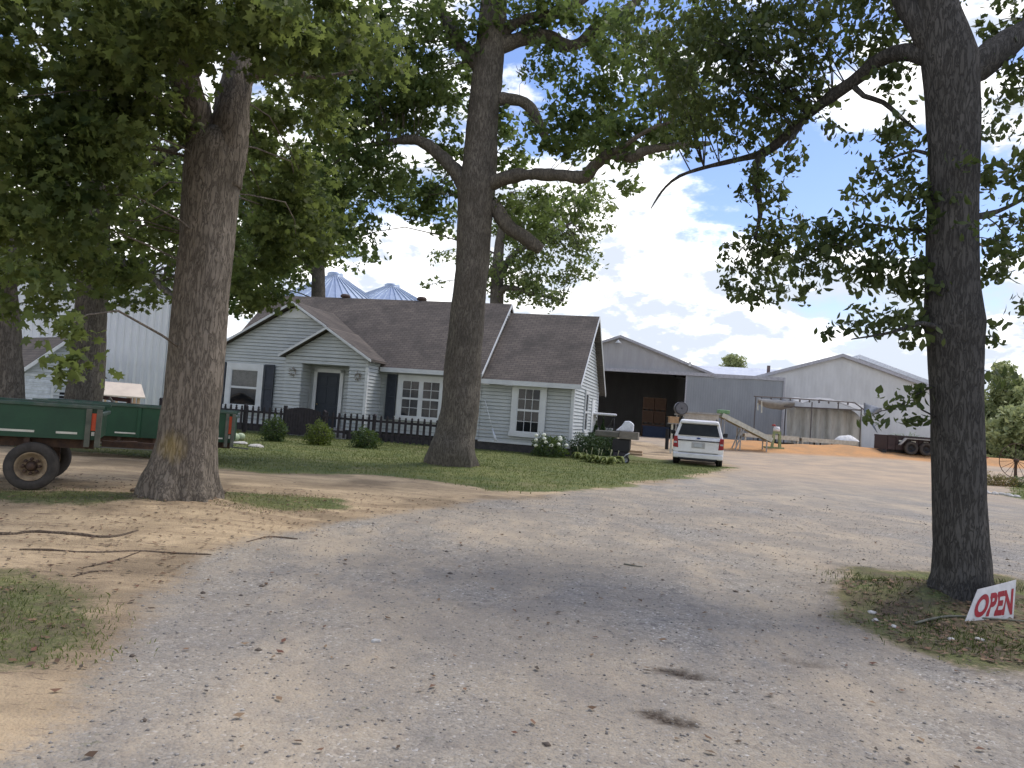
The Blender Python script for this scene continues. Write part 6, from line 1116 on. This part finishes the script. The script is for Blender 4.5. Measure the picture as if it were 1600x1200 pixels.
for u, v, s, lb in ((1362, 964, .035, 'pale stone on the grassy mound nearest the gravel, above the others'), (1368, 974, .03, 'small pale stone just below the uppermost stone on the grassy mound'), (1397, 984, .028, 'pale stone left of the sign stake on the mound grass'), (1487, 1003, .03, 'pale stone in the grass in front of the sign'), (1530, 1004, .035, 'pale stone in the grass right below the sign'), (587, 1003, .03, 'pale lone stone standing out on the grey gravel drive')): rock(u, v, s, lb, 'pale_stone')

# ------------------------------------------------------------ OPEN sign
TL, TR_, BR, BL_ = at(1528, 921, 6.62), at(1588, 906, 6.78), at(1583, 970, 6.72), at(1507, 974, 6.52)
sg0 = Vector(((TL.x+BR.x)/2, (TL.y+BR.y)/2, hz(4.25, 6.6))); SG = thing('open_sign', sg0, 'skewed white yard sign reading OPEN in red at the foot of the right tree', 'sign'); q4 = [p-sg0 for p in (BL_, BR, TR_, TL)]
def bil(s, t, d=0):
    p = q4[0]*(1-s)*(1-t)+q4[1]*s*(1-t)+q4[2]*s*t+q4[3]*(1-s)*t; nn = (q4[1]-q4[0]).cross(q4[3]-q4[0]).normalized(); return p+nn*(d+.012*math.sin(PI*s)*math.sin(PI*t*.9))
m = MB(); n = 12
for d in (0, -.005):
    for i in range(n+1):
        for j in range(n+1): m.v.append(tuple(bil(i/n, j/n, d)))
for o_ in (0, (n+1)**2):
    for i in range(n):
        for j in range(n): a = o_+i*(n+1)+j; f = (a, a+n+1, a+n+2, a+1); m.f.append(f if not o_ else f[::-1])
K_ = (n+1)**2; ring = [i*(n+1) for i in range(n+1)]+[n*(n+1)+j for j in range(1, n+1)]+[i*(n+1)+n for i in range(n-1, -1, -1)]+[j for j in range(n-1, 0, -1)]
for a, b in zip(ring, ring[1:]+ring[:1]): m.f.append((a, a+K_, b+K_, b))
m.build('panel', mat('sign_white', (.62, .62, .62), .45, (.5, .5, .5), 9), SG)
cu_ = bpy.data.curves.new('lettering', 'FONT'); cu_.body = 'OPEN'; cu_.offset = .045; cu_.resolution_u = 6; to = bpy.data.objects.new('tmp', cu_); COL.objects.link(to); dg = bpy.context.evaluated_depsgraph_get(); dg.update(); me = bpy.data.meshes.new_from_object(to.evaluated_get(dg)); bpy.data.objects.remove(to)
co = np.array([v.co[:] for v in me.vertices]); mn, mxx = co.min(0), co.max(0)
for v in me.vertices:
    s = .085+.865*(v.co.x-mn[0])/(mxx[0]-mn[0]); t = .15+.66*(v.co.y-mn[1])/(mxx[1]-mn[1]); v.co = bil(s-(t-.5)*.03, t, .0025)
me.materials.clear(); me.materials.append(mat('sign_red', (.33, .015, .03), .45)); lo_ = bpy.data.objects.new('lettering', me); COL.objects.link(lo_); lo_.parent = SG
for s in (.22, .8): m = MB(); p_ = bil(s, .0, -.012); m.tube([(p_.x, p_.y+.03, -.15), bil(s, 0, -.012), bil(s, .8, -.012)], .004, 6); m.build('stake', STEEL, SG)
# dead branch on the ground and a few bigger bits
def stick(pts, r, lb):
    p3 = [gp(u, v) for u, v in pts]; o0 = gnd(p3[0].x, p3[0].y); m = MB(); pp, r2 = smooth_path([Vector((q.x, q.y, hz(q.x, q.y)+r*1.2)) for q in p3], [r*(1-.5*i/(len(p3)-1)) for i in range(len(p3))], .06)
    m.tube([q-o0 for q in pp], r2, 6); o = m.build('fallen_stick', WORN, None, True); o.location = o0; tag(o, lb, 'stick')
stick([(1430, 981), (1480, 977), (1540, 981), (1610, 982)], .012, 'long pale fallen stick lying in the grass below the sign')
stick([(975, 884), (990, 887), (1004, 889)], .008, 'short dark stick alone on the gravel middle of the drive')
